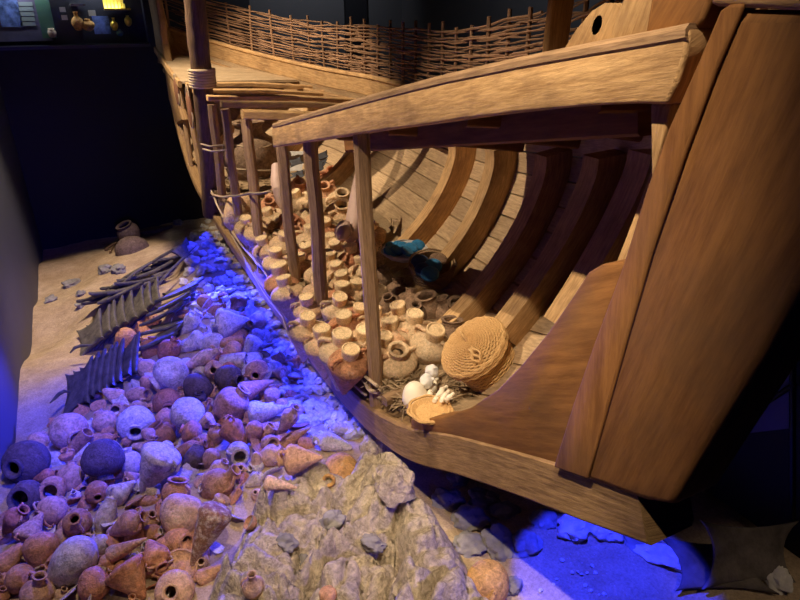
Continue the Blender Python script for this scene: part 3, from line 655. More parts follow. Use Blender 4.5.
# ------------------------------------------------------------------ the spill of pots on the seabed
# (px, py, kind, clay, width px, length/width, mouth angle in the picture, tilt to the eye, label)
a_, s_, g_, ge, j_, w_, c_, sh_ = 'amphora', 'slim', 'globe', 'globe_eared', 'jug', 'widejar', 'peg', 'shut'
C, Pp, Rd, Dk, Sp = 'clay', 'clay_pale', 'clay_red', 'clay_dark', 'clay_speck'
PILE = [
 (26, 462, g_, Dk, 43, 1.0, 250, 78, 'big near-black round jar against the blue left wall, mouth to the front'),
 (69, 431, g_, C, 36, 1.0, 340, 38, 'round brown jar at the upper left edge of the pot pile'),
 (105, 422, g_, C, 23, 1.15, 120, 10, 'small egg-shaped purple-lit jar right of the round brown jar'),
 (119, 411, w_, C, 17, 1.2, 80, 65, 'small open-mouthed pot with a round ring rim below the ribbed slab row'),
 (136, 424, g_, Pp, 36, .95, 315, 50, 'rough pale globular jar with a black mouth facing down right'),
 (109, 440, j_, Rd, 16, 1.4, 30, 0, 'little reddish jug wedged between two round jars at the upper left'),
 (162, 434, w_, C, 24, 1.0, 120, 20, 'squat wide-mouthed jar right of the rough pale globular jar'),
 (187, 415, sh_, Pp, 33, 1.0, 60, 40, 'pale crumpled round jar bottom with encrusted wrinkles, mouth hidden'),
 (76, 446, 'tube', C, 13, 3.0, 48, 8, 'long reddish clay tube slanting up toward the large dark two-tone jar'),
 (80, 458, 'tube', Pp, 11, 2.9, 45, 0, 'pale broken length of clay tube under the reddish tube'),
 (103, 460, g_, Dk, 39, 1.05, 285, 15, 'large dark two-tone jar with its shoulder to the viewer, left centre'),
 (94, 478, s_, C, 11, 2.4, 55, 0, 'slender finger-like flask leaning on the large two-tone jar'),
 (71, 477, g_, C, 25, 1.2, 100, -20, 'orange-brown jar body left of the finger-like flask'),
 (45, 477, s_, Rd, 15, 1.6, 15, 0, 'small red-brown pot lying right of the near-black round jar'),
 (53, 489, w_, C, 25, 1.1, 15, 60, 'jar with a wide dark mouth facing right, below the small red-brown pot'),
 (27, 496, w_, Dk, 31, .95, 50, 72, 'dark jar whose pale ringed mouth points straight at the viewer'),
 (14, 521, s_, Rd, 22, 1.6, 48, 10, 'long reddish amphora at the left edge under the dark ring-mouthed jar'),
 (51, 511, ge, C, 29, 1.0, 195, 50, 'round jar with its black mouth facing left, left side of the pile'),
 (32, 529, a_, C, 27, 1.25, 250, 35, 'brown amphora lying mouth down-left below the red long amphora'),
 (75, 496, j_, Pp, 12, 1.3, 80, 40, 'tiny pale two-eyed juglet in the left of the pile'),
 (97, 492, g_, C, 22, 1.05, 330, 45, 'small purple-grey pot with its mouth against the neighbour to the right'),
 (122, 491, a_, Pp, 23, 1.45, 220, 45, 'pale amphora pointing its open neck down left at the viewer'),
 (130, 462, g_, Pp, 21, 1.3, 100, 5, 'small whitish upright jar left of the big pale pointed jar'),
 (153, 472, c_, Pp, 40, 1.3, 62, 5, 'big pale pointed jar, the largest in the middle of the pile, tip down'),
 (77, 522, j_, C, 27, 1.6, 55, 45, 'two-ridged jug with an open neck turned up to the viewer'),
 (104, 521, j_, Pp, 19, 2.3, 260, 25, 'long-necked pale jug with its round mouth at the bottom'),
 (127, 525, s_, C, 25, 1.6, 28, 5, 'barrel-like brown amphora with a dark mouth at its upper right'),
 (150, 520, ge, C, 19, 1.1, 60, 30, 'small handled pot right of the barrel-like brown amphora'),
 (144, 502, s_, Rd, 12, 2.9, 5, 0, 'thin reddish amphora lying level below the big pale pointed jar'),
 (176, 493, w_, C, 27, 1.0, 80, 0, 'round handled pot on top of the big-bellied jar'),
 (182, 514, sh_, C, 43, .95, 200, 10, 'smooth big-bellied jar at the right foot of the pile'),
 (41, 550, sh_, Rd, 33, 1.05, 100, -20, 'smooth reddish jar bottom at the lower left'),
 (178, 541, w_, C, 25, 1.1, 5, 30, 'jar with a black mouth facing right next to the speckled amphora'),
 (186, 451, s_, C, 17, 2.4, 20, 0, 'long slim amphora lying level above the big pale pointed jar, right'),
 (193, 462, j_, Dk, 20, 1.7, 255, 25, 'dark blue-lit jug with its neck down, in the middle right of the pile'),
 (191, 432, g_, Rd, 23, .9, 160, 10, 'reddish round pot under the crumpled pale jar bottom'),
 (167, 418, j_, C, 14, 1.4, 100, 10, 'small two-eared jug left of the crumpled pale jar bottom'),
 (128, 547, c_, C, 17, 2.5, 205, 0, 'long pointed jar fragment below the barrel-like amphora'),
 (9, 560, s_, Rd, 24, 1.5, 235, 20, 'reddish amphora with its mouth at the left picture edge'),
 (19, 580, sh_, C, 28, 1.05, 40, 0, 'purple-lit oval jar in the lower left corner'),
 (71, 564, sh_, Pp, 40, 1.5, 52, 0, 'large smooth flat oval jar at the bottom left, the biggest there'),
 (38, 590, j_, C, 32, 1.1, 75, 15, 'stout jug with its neck up at the bottom left'),
 (94, 586, g_, Rd, 29, 1.25, 290, 10, 'reddish ribbed jar right of the large flat oval jar'),
 (105, 563, j_, C, 15, 1.4, 200, 45, 'small open jug neck left of the long split jar fragment'),
 (155, 554, s_, C, 25, 1.4, 320, 35, 'brown amphora pouring toward the flat brown dish'),
 (179, 569, 'bowl', C, 38, .2, 80, 35, 'flat brown dish at the bottom of the pile'),
 (175, 590, g_, C, 38, .9, 80, 60, 'round jar with a raised ring mouth facing up, bottom right of the pile'),
 (133, 582, c_, C, 40, 1.0, 130, -10, 'broad shattered jar at the bottom middle of the pile'),
 (234, 433, s_, Rd, 24, 1.5, 130, -10, 'red pointed amphora lying tip down right, in the right of the pile'),
 (269, 411, c_, Pp, 24, 1.65, 190, 5, 'pale broken cone jar with its tip to the right'),
 (232, 404, g_, C, 34, 1.15, 50, 5, 'large smooth grey-blue jar in the upper right of the pile'),
 (249, 418, s_, Rd, 12, 1.7, 60, 0, 'short reddish pot beside the pale broken cone jar'),
 (254, 432, sh_, C, 17, 1.35, 80, 0, 'brown egg-shaped jar under the short reddish pot'),
 (216, 437, s_, Rd, 17, 1.5, 80, 0, 'upright reddish jar left of the red pointed amphora'),
 (261, 439, 'tube', C, 13, 2.6, 50, 0, 'slanting brown clay tube right of the brown egg-shaped jar'),
 (288, 420, s_, C, 17, 2.1, 55, 20, 'slim amphora with a small round mouth below the keel side rubble'),
 (294, 437, c_, C, 18, 2.2, 210, 0, 'narrow cone jar pointing up to the right beside the level white-topped amphora'),
 (270, 444, w_, C, 18, 1.0, 20, 45, 'small pot with a black mouth left of the narrow cone jar'),
 (238, 453, w_, Pp, 22, 1.2, 350, 55, 'pale wide-mouthed pot with its black mouth facing right, right centre of the pile'),
 (268, 457, s_, C, 22, 1.45, 20, 0, 'purple-grey amphora body right of the pale wide-mouthed pot'),
 (256, 465, sh_, C, 11, 2.5, 90, 0, 'thin upright brown sherd below the purple-grey amphora body'),
 (221, 482, j_, Rd, 31, 1.35, 40, 10, 'reddish brown handled jug at the right edge of the pile, beside the rocks'),
 (211, 459, sh_, C, 17, 1.3, 70, 0, 'small brown jar behind the reddish handled jug'),
 (301, 459, a_, C, 30, 1.45, 184, 0, 'large handled amphora lying level on the rocks, neck to the left'),
 (333, 443, s_, Pp, 19, 2.1, 165, 0, 'pale blue-lit amphora lying level above the large level amphora'),
 (341, 429, s_, Pp, 15, 1.7, 165, 0, 'small bright blue amphora tucked close under the keel'),
 (281, 485, c_, C, 15, 2.2, 170, 0, 'blue and pink curved sherd resting on the rock ledge'),
 (218, 507, c_, C, 17, 1.4, 60, 0, 'brown pot fragment right of the smooth big-bellied jar'),
 (205, 536, c_, Sp, 33, 1.95, 65, 0, 'long dark amphora with white barnacle specks at the foot of the rocks'),
 (253, 585, j_, C, 22, 1.5, 88, 30, 'brown jug standing in a hollow of the rocks at the bottom'),
 (213, 572, c_, C, 18, 1.8, 210, 0, 'flat pinkish sherd beside the flat brown dish'),
 (231, 323, a_, Pp, 32, 1.15, 190, 5, 'bright broad amphora lying near the keel, neck to the left'),
 (190, 324, s_, Pp, 17, 1.75, 55, 0, 'white-blue spindle amphora at the end of the slab rows'),
 (212, 313, s_, C, 14, 2.2, 30, 0, 'slim amphora lying above the bright broad amphora'),
 (204, 303, sh_, Rd, 15, 1.2, 60, 20, 'brown disc-like sherd above the slim upper amphora'),
 (237, 305, c_, Rd, 12, 1.5, 100, 0, 'small pink cone by the keel'),
 (169, 350, ge, Rd, 21, 1.25, 60, 5, 'right one of two reddish jars standing together by the slabs'),
 (151, 349, ge, Rd, 20, 1.2, 85, 0, 'left one of two reddish jars standing together by the slabs'),
 (125, 339, sh_, Rd, 20, 1.2, 60, 0, 'lone round reddish jar in front of the fallen slabs'),
 (256, 322, j_, C, 18, 1.1, 200, 55, 'blue jar with a round mouth close to the keel'),
 (231, 342, 'tube', C, 11, 2.4, 10, 0, 'short clay tube below the bright broad amphora'),
 (232, 350, sh_, C, 17, 1.2, 30, 0, 'plump little pot under the short clay tube'),
 (249, 350, c_, Pp, 17, 1.7, 60, 0, 'pale pointed sherd leaning toward the keel'),
 (234, 362, 'tube', Pp, 18, 1.4, 5, 0, 'thick pale cylinder piece in the upper right of the pile'),
 (214, 370, ge, C, 19, 1.15, 20, 65, 'jar with a ring mouth facing the viewer, left of the thick pale cylinder'),
 (229, 378, g_, Dk, 26, 1.15, 355, 30, 'dark blue jar with its mouth to the right'),
 (257, 371, ge, C, 23, 1.0, 280, 60, 'handled round jar with a black mouth under the keel rubble'),
 (200, 360, s_, C, 15, 3.0, 28, 0, 'very long slim amphora pointing up right in the upper pile'),
 (170, 375, g_, Pp, 37, .95, 215, 20, 'big rough pale round jar behind the two reddish jars'),
 (197, 388, sh_, Dk, 29, .95, 60, 0, 'dark round jar bottom right of the big rough pale jar'),
 (257, 387, c_, Rd, 20, 1.75, 200, 10, 'reddish cone jar with its tip to the upper right'),
 (167, 402, g_, Rd, 27, 1.05, 315, 45, 'brown jar with an orange-lined mouth in the upper left centre'),
 (272, 391, c_, C, 12, 2.2, 215, 0, 'narrow sherd parallel to the keel'),
 (181, 394, j_, C, 13, 1.1, 90, 20, 'small brown juglet left of the dark round jar bottom'),
 (200, 398, w_, Dk, 12, 1.0, 90, 20, 'tiny dark pot under the dark round jar bottom'),
 (147, 369, g_, C, 20, 1.0, 200, 0, 'smooth round pot at the left foot of the big rough pale jar'),
 (115, 396, s_, C, 17, 1.6, 330, -10, 'brown egg-shaped amphora lying below the lowest slab row'),
 (138, 395, w_, C, 16, 1.5, 5, 20, 'short pot with its mouth to the right, below the lowest slab row'),
 (147, 383, sh_, Rd, 15, 1.0, 60, 0, 'small round pink pot below the big rough pale jar'),
 (142, 405, j_, C, 11, 1.2, 80, 20, 'tiny juglet under the short right-facing pot'),
 (206, 407, j_, C, 14, 1.4, 60, 20, 'small brown jug above the upright handled pot'),
 (203, 424, c_, C, 16, 1.4, 30, 0, 'grey pointed fragment left of the large smooth grey-blue jar'),
 (212, 426, w_, Dk, 12, 1.0, 30, 30, 'tiny blue-black cup below the large smooth grey-blue jar'),
 (150, 435, j_, C, 13, 1.3, 340, 20, 'little jug lying by the squat wide-mouthed jar'),
 (143, 447, s_, C, 12, 1.9, 350, 0, 'little pale amphora left of the big pale pointed jar top'),
 (127, 442, sh_, Rd, 10, 1.0, 90, 0, 'small red clay ball under the rough pale globular jar'),
 (166, 448, sh_, Pp, 14, 1.1, 30, 0, 'small pale lump of pottery by the slim level amphora'),
 (203, 443, sh_, C, 15, 1.2, 70, 0, 'small grey pot between the reddish round pot and upright jar'),
 (206, 478, c_, C, 17, 1.3, 240, 0, 'dark split pot left of the reddish handled jug'),
 (240, 470, j_, C, 15, 1.2, 60, 45, 'small spouted jug touching the reddish handled jug'),
 #M
 (62, 540, sh_, C, 22, 1.2, 40, 0, 'brown jar half buried below the two-ridged jug'),
 (62, 594, j_, C, 15, 1.1, 60, 20, 'little jug at the bottom edge below the flat oval jar'),
 (120, 556, sh_, C, 20, 1.1, 40, 0, 'rounded brown shard pile left of the brown pouring amphora'),
 (5, 536, g_, C, 20, 1.1, 200, 0, 'brown round pot cut by the left picture edge'),
 (62, 515, sh_, C, 18, 1.0, 30, 0, 'brown pot seen between the black-mouthed jar and two-ridged jug'),
 (88, 505, sh_, C, 20, 1.1, 30, 0, 'brownish pot below the tiny two-eyed juglet'),
 (116, 474, sh_, C, 17, 1.2, 30, 0, 'dim round pot right of the finger-like flask'),
 (140, 487, sh_, C, 18, 1.1, 10, 0, 'brown round pot beside the thin level reddish amphora'),
 (165, 506, sh_, C, 18, 1.1, 10, 0, 'round pot left of the smooth big-bellied jar'),
 (199, 556, sh_, C, 18, 1.2, 10, 0, 'brown pot under the tip of the speckled amphora'),
 (150, 570, c_, C, 20, 1.3, 100, 0, 'broken jar between the shattered jar and the flat dish'),
 (86, 543, g_, C, 20, 1.0, 60, 30, 'brown pot behind the large flat oval jar'),
 (115, 535, sh_, C, 18, 1.0, 60, 0, 'plain brown pot under the long-necked pale jug'),
 (180, 430, sh_, C, 14, 1.1, 60, 0, 'small pot left of the reddish round pot'),
 (245, 440, c_, C, 16, 1.5, 240, 0, 'purple sherd right of the tip of the red pointed amphora'),
 (280, 432, sh_, C, 14, 1.3, 50, 0, 'small brown pot left of the narrow cone jar'),
 (295, 405, c_, Pp, 14, 1.8, 220, 0, 'pale sherd at the edge of the blue rubble'),
 (215, 390, j_, C, 14, 1.2, 60, 20, 'small jug left of the dark blue jar'),
 (185, 368, sh_, Pp, 18, 1.2, 30, 0, 'pale pot right of the big rough pale round jar'),
 (190, 345, c_, Pp, 20, 1.5, 30, 0, 'pale broken jar below the white-blue spindle amphora'),
 (212, 343, g_, Pp, 20, 1.2, 200, 10, 'pale round jar left of the short clay tube'),
 (160, 420, sh_, C, 13, 1.1, 30, 0, 'small purple pot above the squat wide-mouthed jar'),
 (220, 418, sh_, C, 14, 1.1, 30, 0, 'small brown pot between the crumpled jar and large smooth jar'),
 (248, 402, c_, C, 14, 1.5, 230, 0, 'little cone sherd left of the pale broken cone jar'),
 (280, 405, j_, C, 12, 1.3, 200, 20, 'tiny jug on the tip side of the pale broken cone jar'),
]
NMAIN = 110
GP = 'pots spilled on the seabed'
WID = 1.02
def view_axis(ang, tilt):
    a, t = R(ang), R(tilt)
    return (RGT*cos(a)+UPV*sin(a))*cos(t)-FWD*sin(t)
def balls(p, ax, W, Lh):
    r = min(W, Lh)*.46; e = max(0, Lh/2-r)
    return [(p+ax*e*.75, r*.85), (p, r), (p-ax*e*.75, r*.8)]
placed = []
def clash(bs):
    w = 0
    for p, r in bs:
        for q, s in placed:
            d = (p-q).length
            if d < r+s: w = max(w, (r+s-d)/min(r, s))
    return w
order = sorted(range(len(PILE)), key=lambda i: (0 if i >= NMAIN else 1, PILE[i][1]))
for i in order:
    px, py, kind, mat, W, asp, ang, tilt, lab = PILE[i]
    if tilt >= 45: tilt = min(86, tilt+12)
    ax = view_axis(95, 50) if kind == 'bowl' else view_axis(ang, tilt)
    fn = (lambda x, y: max(terr(x, y), reef_z(x, y) if pdist(x, y) > .05 else -9)) if px > 235 and py > 440 else terr
    p = hit(px, py, 0, fn); d = (p-CAM).dot(FWD); Wm = W*WID*d/F
    lift = Wm*.36*(1 if W > 14 else .6) if kind != 'bowl' else .05
    best = None
    for k in range(15):
        p = hit(px, py, lift+k*.03-(.03 if i >= NMAIN else 0), fn); d = (p-CAM).dot(FWD); Wm = W*WID*d/F
        c = clash(balls(p, ax, Wm, Wm*asp))+k*.045
        if best is None or c < best[0]: best = (c, p, Wm)
        if c-k*.045 < .25: break
    c, p, Wm = best; placed += balls(p, ax, Wm, Wm*asp)
    o = pot(kind, mat, p, ax, Wm, Wm*asp, spin=random.uniform(-.6, .6)+(pi/2 if i % 3 == 0 else 0))
    tag(o, lab, CATN[kind], GP)
# ================================================================== ROCKS, RUBBLE, INGOTS
xs = frange(-.65, 1.8, .0125); yv = frange(.9, 3.5, .0135); m = MB(); idx = {}
for j, y in enumerate(yv):
    for i, x in enumerate(xs):
        if pdist(x, y) > -.02:
            idx[(i, j)] = len(m.v); m.v.append(Vector((x, y, reef_z(x, y))))
for j in range(len(yv)-1):
    for i in range(len(xs)-1):
        q = [(i, j), (i+1, j), (i+1, j+1), (i, j+1)]
        if all(a in idx for a in q): q = [idx[a] for a in q]; m.face(q, [(m.v[k].x, m.v[k].y) for k in q])
reef = m.build('rock_outcrop', M['rock'], ang=0)
tag(reef, 'big crusty sand-coloured rock outcrop in the foreground beside the keel', 'rock')
def rock_mesh(seed, name='stone', mat='rock'):
    bm = bmesh.new(); bmesh.ops.create_icosphere(bm, subdivisions=4, radius=.5)
    for v in bm.verts:
        p = v.co.normalized()
        ds = noise.voronoi(p*1.7+Vector((seed*3.3, 0, 0)))[0]
        r = .40+.16*noise.noise(p*1.6+Vector((seed*5.1, 1, 0)))+.12*min(1, ds[1]-ds[0])+.03*noise.noise(p*6+Vector((0, seed, 0)))
        v.co = p*r*1.15
    me = bpy.data.meshes.new(name); bm.to_mesh(me); bm.free(); me.materials.append(M[mat]); me.shade_smooth(); me.set_sharp_from_angle(angle=R(35)); return me
M['pale_stone'] = plain('pale_encrusted_stone', (.55, .50, .44), .95, ns=9, nb=.8, var=.3, spec=.1)
M['grey_stone'] = plain('grey_stone', (.24, .22, .20), .95, ns=9, nb=.8, var=.35, spec=.1)
RM = [rock_mesh(i, 'stone', 'pale_stone') for i in range(6)]; RG = [rock_mesh(i+9, 'stone', 'grey_stone') for i in range(4)]
def stone(name, me, p, s, label, cat='stone', group=None, rot=None):
    o = link(name, me); o.location = p; o.scale = s; o.rotation_euler = rot or (random.uniform(-.5, .5), random.uniform(-.5, .5), random.uniform(0, 6.28))
    return tag(o, label, cat, group)
def surf(px, py): # nearer of seabed and outcrop
    return hit(px, py, 0, lambda x, y: max(terr(x, y), reef_z(x, y) if pdist(x, y) > 0 else -9))
# loose stones on the outcrop and sand
for (px, py, w, h, k, lab) in [
 (331, 522, 22, 40, 0, 'dark grey split stone lodged in the left face of the outcrop'),
 (372, 541, 26, 18, 1, 'grey wedge stone lying across the middle of the outcrop'),
 (378, 449, 30, 40, 2, 'grey pointed stone at the top of the outcrop under the keel'),
 (303, 560, 16, 32, 3, 'narrow grey stone low on the left side of the outcrop'),
 (395, 482, 42, 34, 0, 'broad blocky stone crowning the outcrop by the keel'),
 (285, 541, 22, 20, 1, 'small knobbly coral lump on the outcrop')]:
    p = surf(px, py); d = (p-CAM).dot(FWD)
    me = RG[k % 4] if k != 2 and py > 500 else rock_mesh(k+20, 'stone', 'rock')
    stone('stone', me, p+Vector((0, 0, -.01)), (w*d/F*1.1, w*d/F*1.0, h*d/F*.9), lab, rot=(.4, .3, k*1.3+.3))
for (px, py, w, lab) in [(51, 300, 12, 'small pale stone at the foot of the blue wall'), (72, 284, 15, 'rounded pale stone on the open sand'), (106, 270, 16, 'blue-grey pointed stone on the open sand'), (119, 270, 15, 'squat tan stone touching the blue-grey stone'),
                         (82, 304, 11, 'flat whitish stone below the rounded pale stone'), (81, 293, 8, 'tiny pebble above the flat whitish stone'), (178, 223, 10, 'grey stone against the black rear wall')]:
    p = hit(px, py, .02); d = (p-CAM).dot(FWD); s = w*d/F*1.2
    stone('stone', RG[px % 4], p, (s, s*.8, s*.6), lab, rot=(0, 0, px*.7))
# rubble under the keel
def kx(t):  # keel edge in the picture
    return lerp_table([(205, 207), (228, 214), (262, 238), (300, 268), (350, 303), (400, 338), (435, 365)], t)
rnd = random.Random(5); n = 0; tries = 0; pts_ = []
while n < 190 and tries < 9000:
    tries += 1; py = rnd.uniform(222, 438); wdt = lerp_table([(222, 14), (260, 40), (300, 48), (350, 46), (400, 56), (438, 62)], py)
    px = kx(py)+6-rnd.uniform(0, wdt); w = rnd.uniform(7, 15)*lerp_table([(220, .6), (300, .85), (430, 1.25)], py)
    if any(math.hypot(px-a, py-b_) < .42*(w+c) for a, b_, c in pts_): continue
    pts_.append((px, py, w)); p = hit(px, py, .0); d = (p-CAM).dot(FWD); s = w*d/F*1.25
    stone('stone', RM[n % 6], p+Vector((0, 0, s*.12)), (s, s*rnd.uniform(.7, 1), s*rnd.uniform(.5, .85)), 'pale encrusted stone in the blue-lit rubble heap along the underside of the keel', group='blue-lit stones under the keel'); n += 1
n = 0; tries = 0
while n < 75 and tries < 6000:
    tries += 1; py = rnd.uniform(232, 318); px = rnd.uniform(lerp_table([(232, 196), (260, 190), (318, 178)], py), kx(py)-14)
    w = rnd.uniform(7, 15)
    if any(math.hypot(px-a, py-b_) < .42*(w+c) for a, b_, c in pts_): continue
    pts_.append((px, py, w)); p = hit(px, py, .0); d = (p-CAM).dot(FWD); s = w*d/F*1.25
    stone('stone', RM[n % 6], p+Vector((0, 0, s*.15)), (s, s*rnd.uniform(.7, 1), s*rnd.uniform(.5, .85)), 'pale lumpy stone in the encrusted heap above the pots and beside the slab rows', group='encrusted heap beside the slab rows'); n += 1
# dark rubble right of the outcrop, below the bow
for (px, py, w, lab) in [(449, 500, 30, 'dark stone in the gap between outcrop and keel'), (470, 520, 34, 'dark rough stone below the keel, left of the blue patch'), (500, 545, 34, 'brown rough stone above the bottom-edge jar'), (525, 545, 30, 'brown stone at the left edge of the blue sand patch'),
                         (458, 478, 20, 'small dark stone just under the keel by the outcrop'), (575, 527, 34, 'pinkish stone under the keel at the top of the blue sand'), (545, 522, 26, 'small brown stone left of the pinkish stone'), (610, 532, 30, 'stone under the bow right of the pinkish stone'),
                         (470, 545, 30, 'brown stone right of the outcrop foot'), (484, 500, 28, 'dark stone just under the keel edge left of the blue patch'), (505, 512, 26, 'dark stone half under the keel beside the blue patch'), (512, 585, 20, 'grey stone right of the bottom-edge jar')]:
    p = hit(px, py, .02); d = (p-CAM).dot(FWD); s = w*d/F*1.2
    stone('stone', RG[px % 4] if px < 560 else RM[px % 6], p, (s, s*.8, s*.55), lab, rot=(0, .2, px*.7))
# a little shell debris
for k in range(14):
    px, py = rnd.uniform(535, 625), rnd.uniform(548, 598); p = hit(px, py, .004); s = rnd.uniform(.012, .03)
    stone('pebble', RM[k % 6], p, (s, s, s*.5), 'small pale pebble on the blue-lit sand under the bow', 'pebble', 'pebbles on the blue-lit sand')
# oxhide ingots
def ingot_mesh(L, W, T, name='ingot', mat='ingot', curl=.0):
    bm = bmesh.new(); N = 18
    def outline(u):  # u 0..4 around: concave sides with horns
        out = []
        cs = [(-1, -1), (1, -1), (1, 1), (-1, 1)]
        for s in range(4):
            a, b_ = Vector(cs[s]), Vector(cs[(s+1) % 4])
            for i in range(10):
                t = i/10; p = a.lerp(b_, t); bend = .30*sin(pi*t)**.75
                nrm = -(a+b_)/2; p = p+nrm*bend*(1 if s % 2 else .75); out.append((p.x*L/2, p.y*W/2))
        return out
    o = outline(0); ctr = Vector((0, 0, 0)); rings = []
    for k, (f, z) in enumerate([(0.0, 1), (.35, 1), (.7, .97), (.93, .9), (1., .45), (1., -.5), (.93, -1), (.5, -1), (0., -1)]):
        if f == 0: rings.append([bm.verts.new((0, 0, z*T/2+curl*.0))]); continue
        rr = []
        for (x, y) in o:
            vx, vy = x*f, y*f; nz = noise.noise(Vector((vx*9, vy*9, z)))*.008
            rr.append(bm.verts.new((vx, vy, z*T/2+nz+curl*((vx/(L/2))**2+(vy/(W/2))**2)*.5)))
        rings.append(rr)
    n = len(o)
    for a, b_ in zip(rings, rings[1:]):
        for i in range(n):
            j = (i+1) % n
            if len(a) == 1: bm.faces.new((a[0], b_[i], b_[j]))
            elif len(b_) == 1: bm.faces.new((a[j], a[i], b_[0]))
            else: bm.faces.new((a[i], b_[i], b_[j], a[j]))
    bmesh.ops.recalc_face_normals(bm, faces=bm.faces)
    me = bpy.data.meshes.new(name); bm.to_mesh(me); bm.free(); me.materials.append(M[mat]); me.shade_smooth(); me.set_sharp_from_angle(angle=R(50)); return me
M['ingot'] = plain('corroded_copper', (.10, .085, .065), .7, .0, ns=12, nb=.8, var=.5)
IM = ingot_mesh(.62, .40, .045, curl=.03); 
def ingot(me, p, N, D, label, group=None, s=1.):
    N = Vector(N).normalized(); D = Vector(D); D = (D-N*D.dot(N)).normalized(); Y = N.cross(D)
    o = link('copper_ingot', me); o.rotation_mode = 'QUATERNION'; o.rotation_quaternion = Matrix((D, Y, N)).transposed().to_quaternion(); o.location = p; o.scale = (s, s, s)
    return tag(o, label, 'ingot', group)
def row(a, b_, n, N, D, lift, name, s=1., jit=.02):
    for i in range(n):
        t = i/(n-1); px, py = a[0]+(b_[0]-a[0])*t, a[1]+(b_[1]-a[1])*t
        p = hit(px, py, lift); q = Vector((rnd.uniform(-jit, jit), rnd.uniform(-jit, jit), 0))
        w = 'leftmost and front of' if i == 0 else ('last and rightmost of' if i == n-1 else '%s in' % ['', 'second', 'third', 'fourth', 'fifth', 'sixth', 'seventh', 'eighth', 'ninth', 'tenth', 'eleventh', 'twelfth'][i])
        ingot(IM, p+q, Vector(N)+q*3, D, 'dark four-horned slab, %s the %s' % (w, name), 'fallen rows of four-horned slabs', s)
row((80, 388), (128, 362), 8, (-.62, -.12, .75), (.42, .9, 0), .12, 'lowest slab row on the sand', .92)
row((92, 335), (150, 300), 8, (-.62, -.05, .75), (.15, .98, 0), .12, 'middle slab row', 1.0)
row((108, 297), (172, 262), 10, (-.15, .38, .9), (.9, .45, 0), .12, 'uppermost slab row', 1.1, .06)
row((160, 338), (182, 290), 5, (-.2, .35, .85), (.8, -.3, 0), .14, 'steep slab row against the encrusted heap', .9, .04)
ingot(IM, hit(186, 252, .14), (.5, -.5, .7), (.8, .6, .4), 'four-horned slab standing highest at the top of the encrusted heap', None, .8)
# frond-like splinters among the slabs
for i, (a, b_) in enumerate([((98, 300), (150, 262)), ((120, 285), (172, 252)), ((132, 278), (190, 240)), ((150, 296), (196, 246)), ((70, 392), (50, 403)), ((70, 353), (92, 345))]):
    m = MB(); A, B = hit(*a, .14), hit(*b_, .20); mid = (A+B)/2+Vector((0, 0, .04)); m.tube([A, A.lerp(mid, .5)+Vector((0, 0, .02)), mid, mid.lerp(B, .5), B], .018, 6, scales=[.4, 1, 1, .8, .3])
    tag(m.build('wood_splinter', M['ingot']), ['long dark splinter along the front of the uppermost slab row', 'dark splinter lying across the uppermost slab row', 'longest dark splinter leading up to the encrusted heap', 'dark splinter beside the encrusted heap', 'short dark horn tip poking out left of the lowest slab row', 'thin dark stick left of the middle slab row'][i], 'splinter')
# jar pair and coil by the rear wall
p = hit(132, 250, .0); o = pot('bowl', 'clay_dark', p+Vector((0, 0, .10)), (.1, -.1, 1), .55, .25); tag(o, 'broad upturned purple-brown basin on the sand before the rear wall', 'bowl', 'wreck pieces by the rear wall'); o.rotation_quaternion = quat_from((.05, -.1, -1))
p = hit(130, 240, .1); o = pot('widejar', 'clay_dark', p+Vector((0, 0, .14)), (-.35, -.1, 1), .38, .34); tag(o, 'dark open-mouthed pot standing on the upturned basin', 'jar', 'wreck pieces by the rear wall')
m = MB(); c = hit(114, 240, -.02); m.tube([c+Vector((.30*cos(a), .22*sin(a), .05*sin(a*2)+.08*sin(a))) for a in [2*pi*i/20 for i in range(20)]], .022, 7, closed=True); tag(m.build('rope_coil', M['log']), 'loop of dark rope on the sand left of the dark open-mouthed pot', 'rope')
for k, (a, b_) in enumerate([((105, 250), (122, 243)), ((110, 252), (120, 240))]):
    m = MB(); A, B = hit(*a, .03), hit(*b_, .05); m.tube([A, (A+B)/2+Vector((0, 0, .05)), B], .02, 6); tag(m.build('rope_end', M['log']), ['dark rope end trailing left below the rope loop', 'short rope piece crossing inside the rope loop'][k], 'rope')
m = MB(); A, B = hit(138, 231, .03), hit(164, 229, .05); m.sweep([A, (A+B)/2, B], [(-.2, -.03), (.2, -.03), (.2, .03), (-.2, .03)]); tag(m.build('flat_slab', M['clay_dark']), 'flat brown slab on the sand against the rear wall', 'slab')
# bottom edge jar, canteen, big slab at the lower right
p = surf(342, 478); d = (p-CAM).dot(FWD); W = 33*d/F
o = pot('shut', 'orange', p+Vector((0, 0, W*.38))-FWD*.05, view_axis(75, 35), W, W*.92); tag(o, 'bright orange round canteen jar perched on top of the outcrop', 'jar')
m = MB(); c0 = surf(329, 484)+Vector((0, 0, .03)); 
m.sweep([c0+(RGT*cos(a)+UPV*sin(a))*.033 for a in [2*pi*i/14 for i in range(14)]], [(.012*cos(2*pi*j/8), .012*sin(2*pi*j/8)) for j in range(8)], up=tuple(FWD), closed=True)
h = m.build('handle', M['orange']); h.parent = o; bpy.context.view_layer.update(); h.matrix_parent_inverse = o.matrix_world.inverted()
p = hit(487, 584, .10); o = pot('globe_eared', 'orange', p, view_axis(235, 35), .245, .26, spin=.9); tag(o, 'tan two-handled round jar cut by the bottom edge, right of the outcrop', 'jar')
p = surf(328, 596); o = pot('shut', 'clay_red', p, view_axis(90, 10), .09, .10); tag(o, 'smooth reddish jar top poking up at the bottom edge of the outcrop', 'jar')
p = surf(252, 526); o = pot('bowl', 'clay_red', p+Vector((0, 0, .02)), view_axis(140, 30), .09, .05); tag(o, 'small red bowl sherd stuck on the left slope of the outcrop', 'bowl')
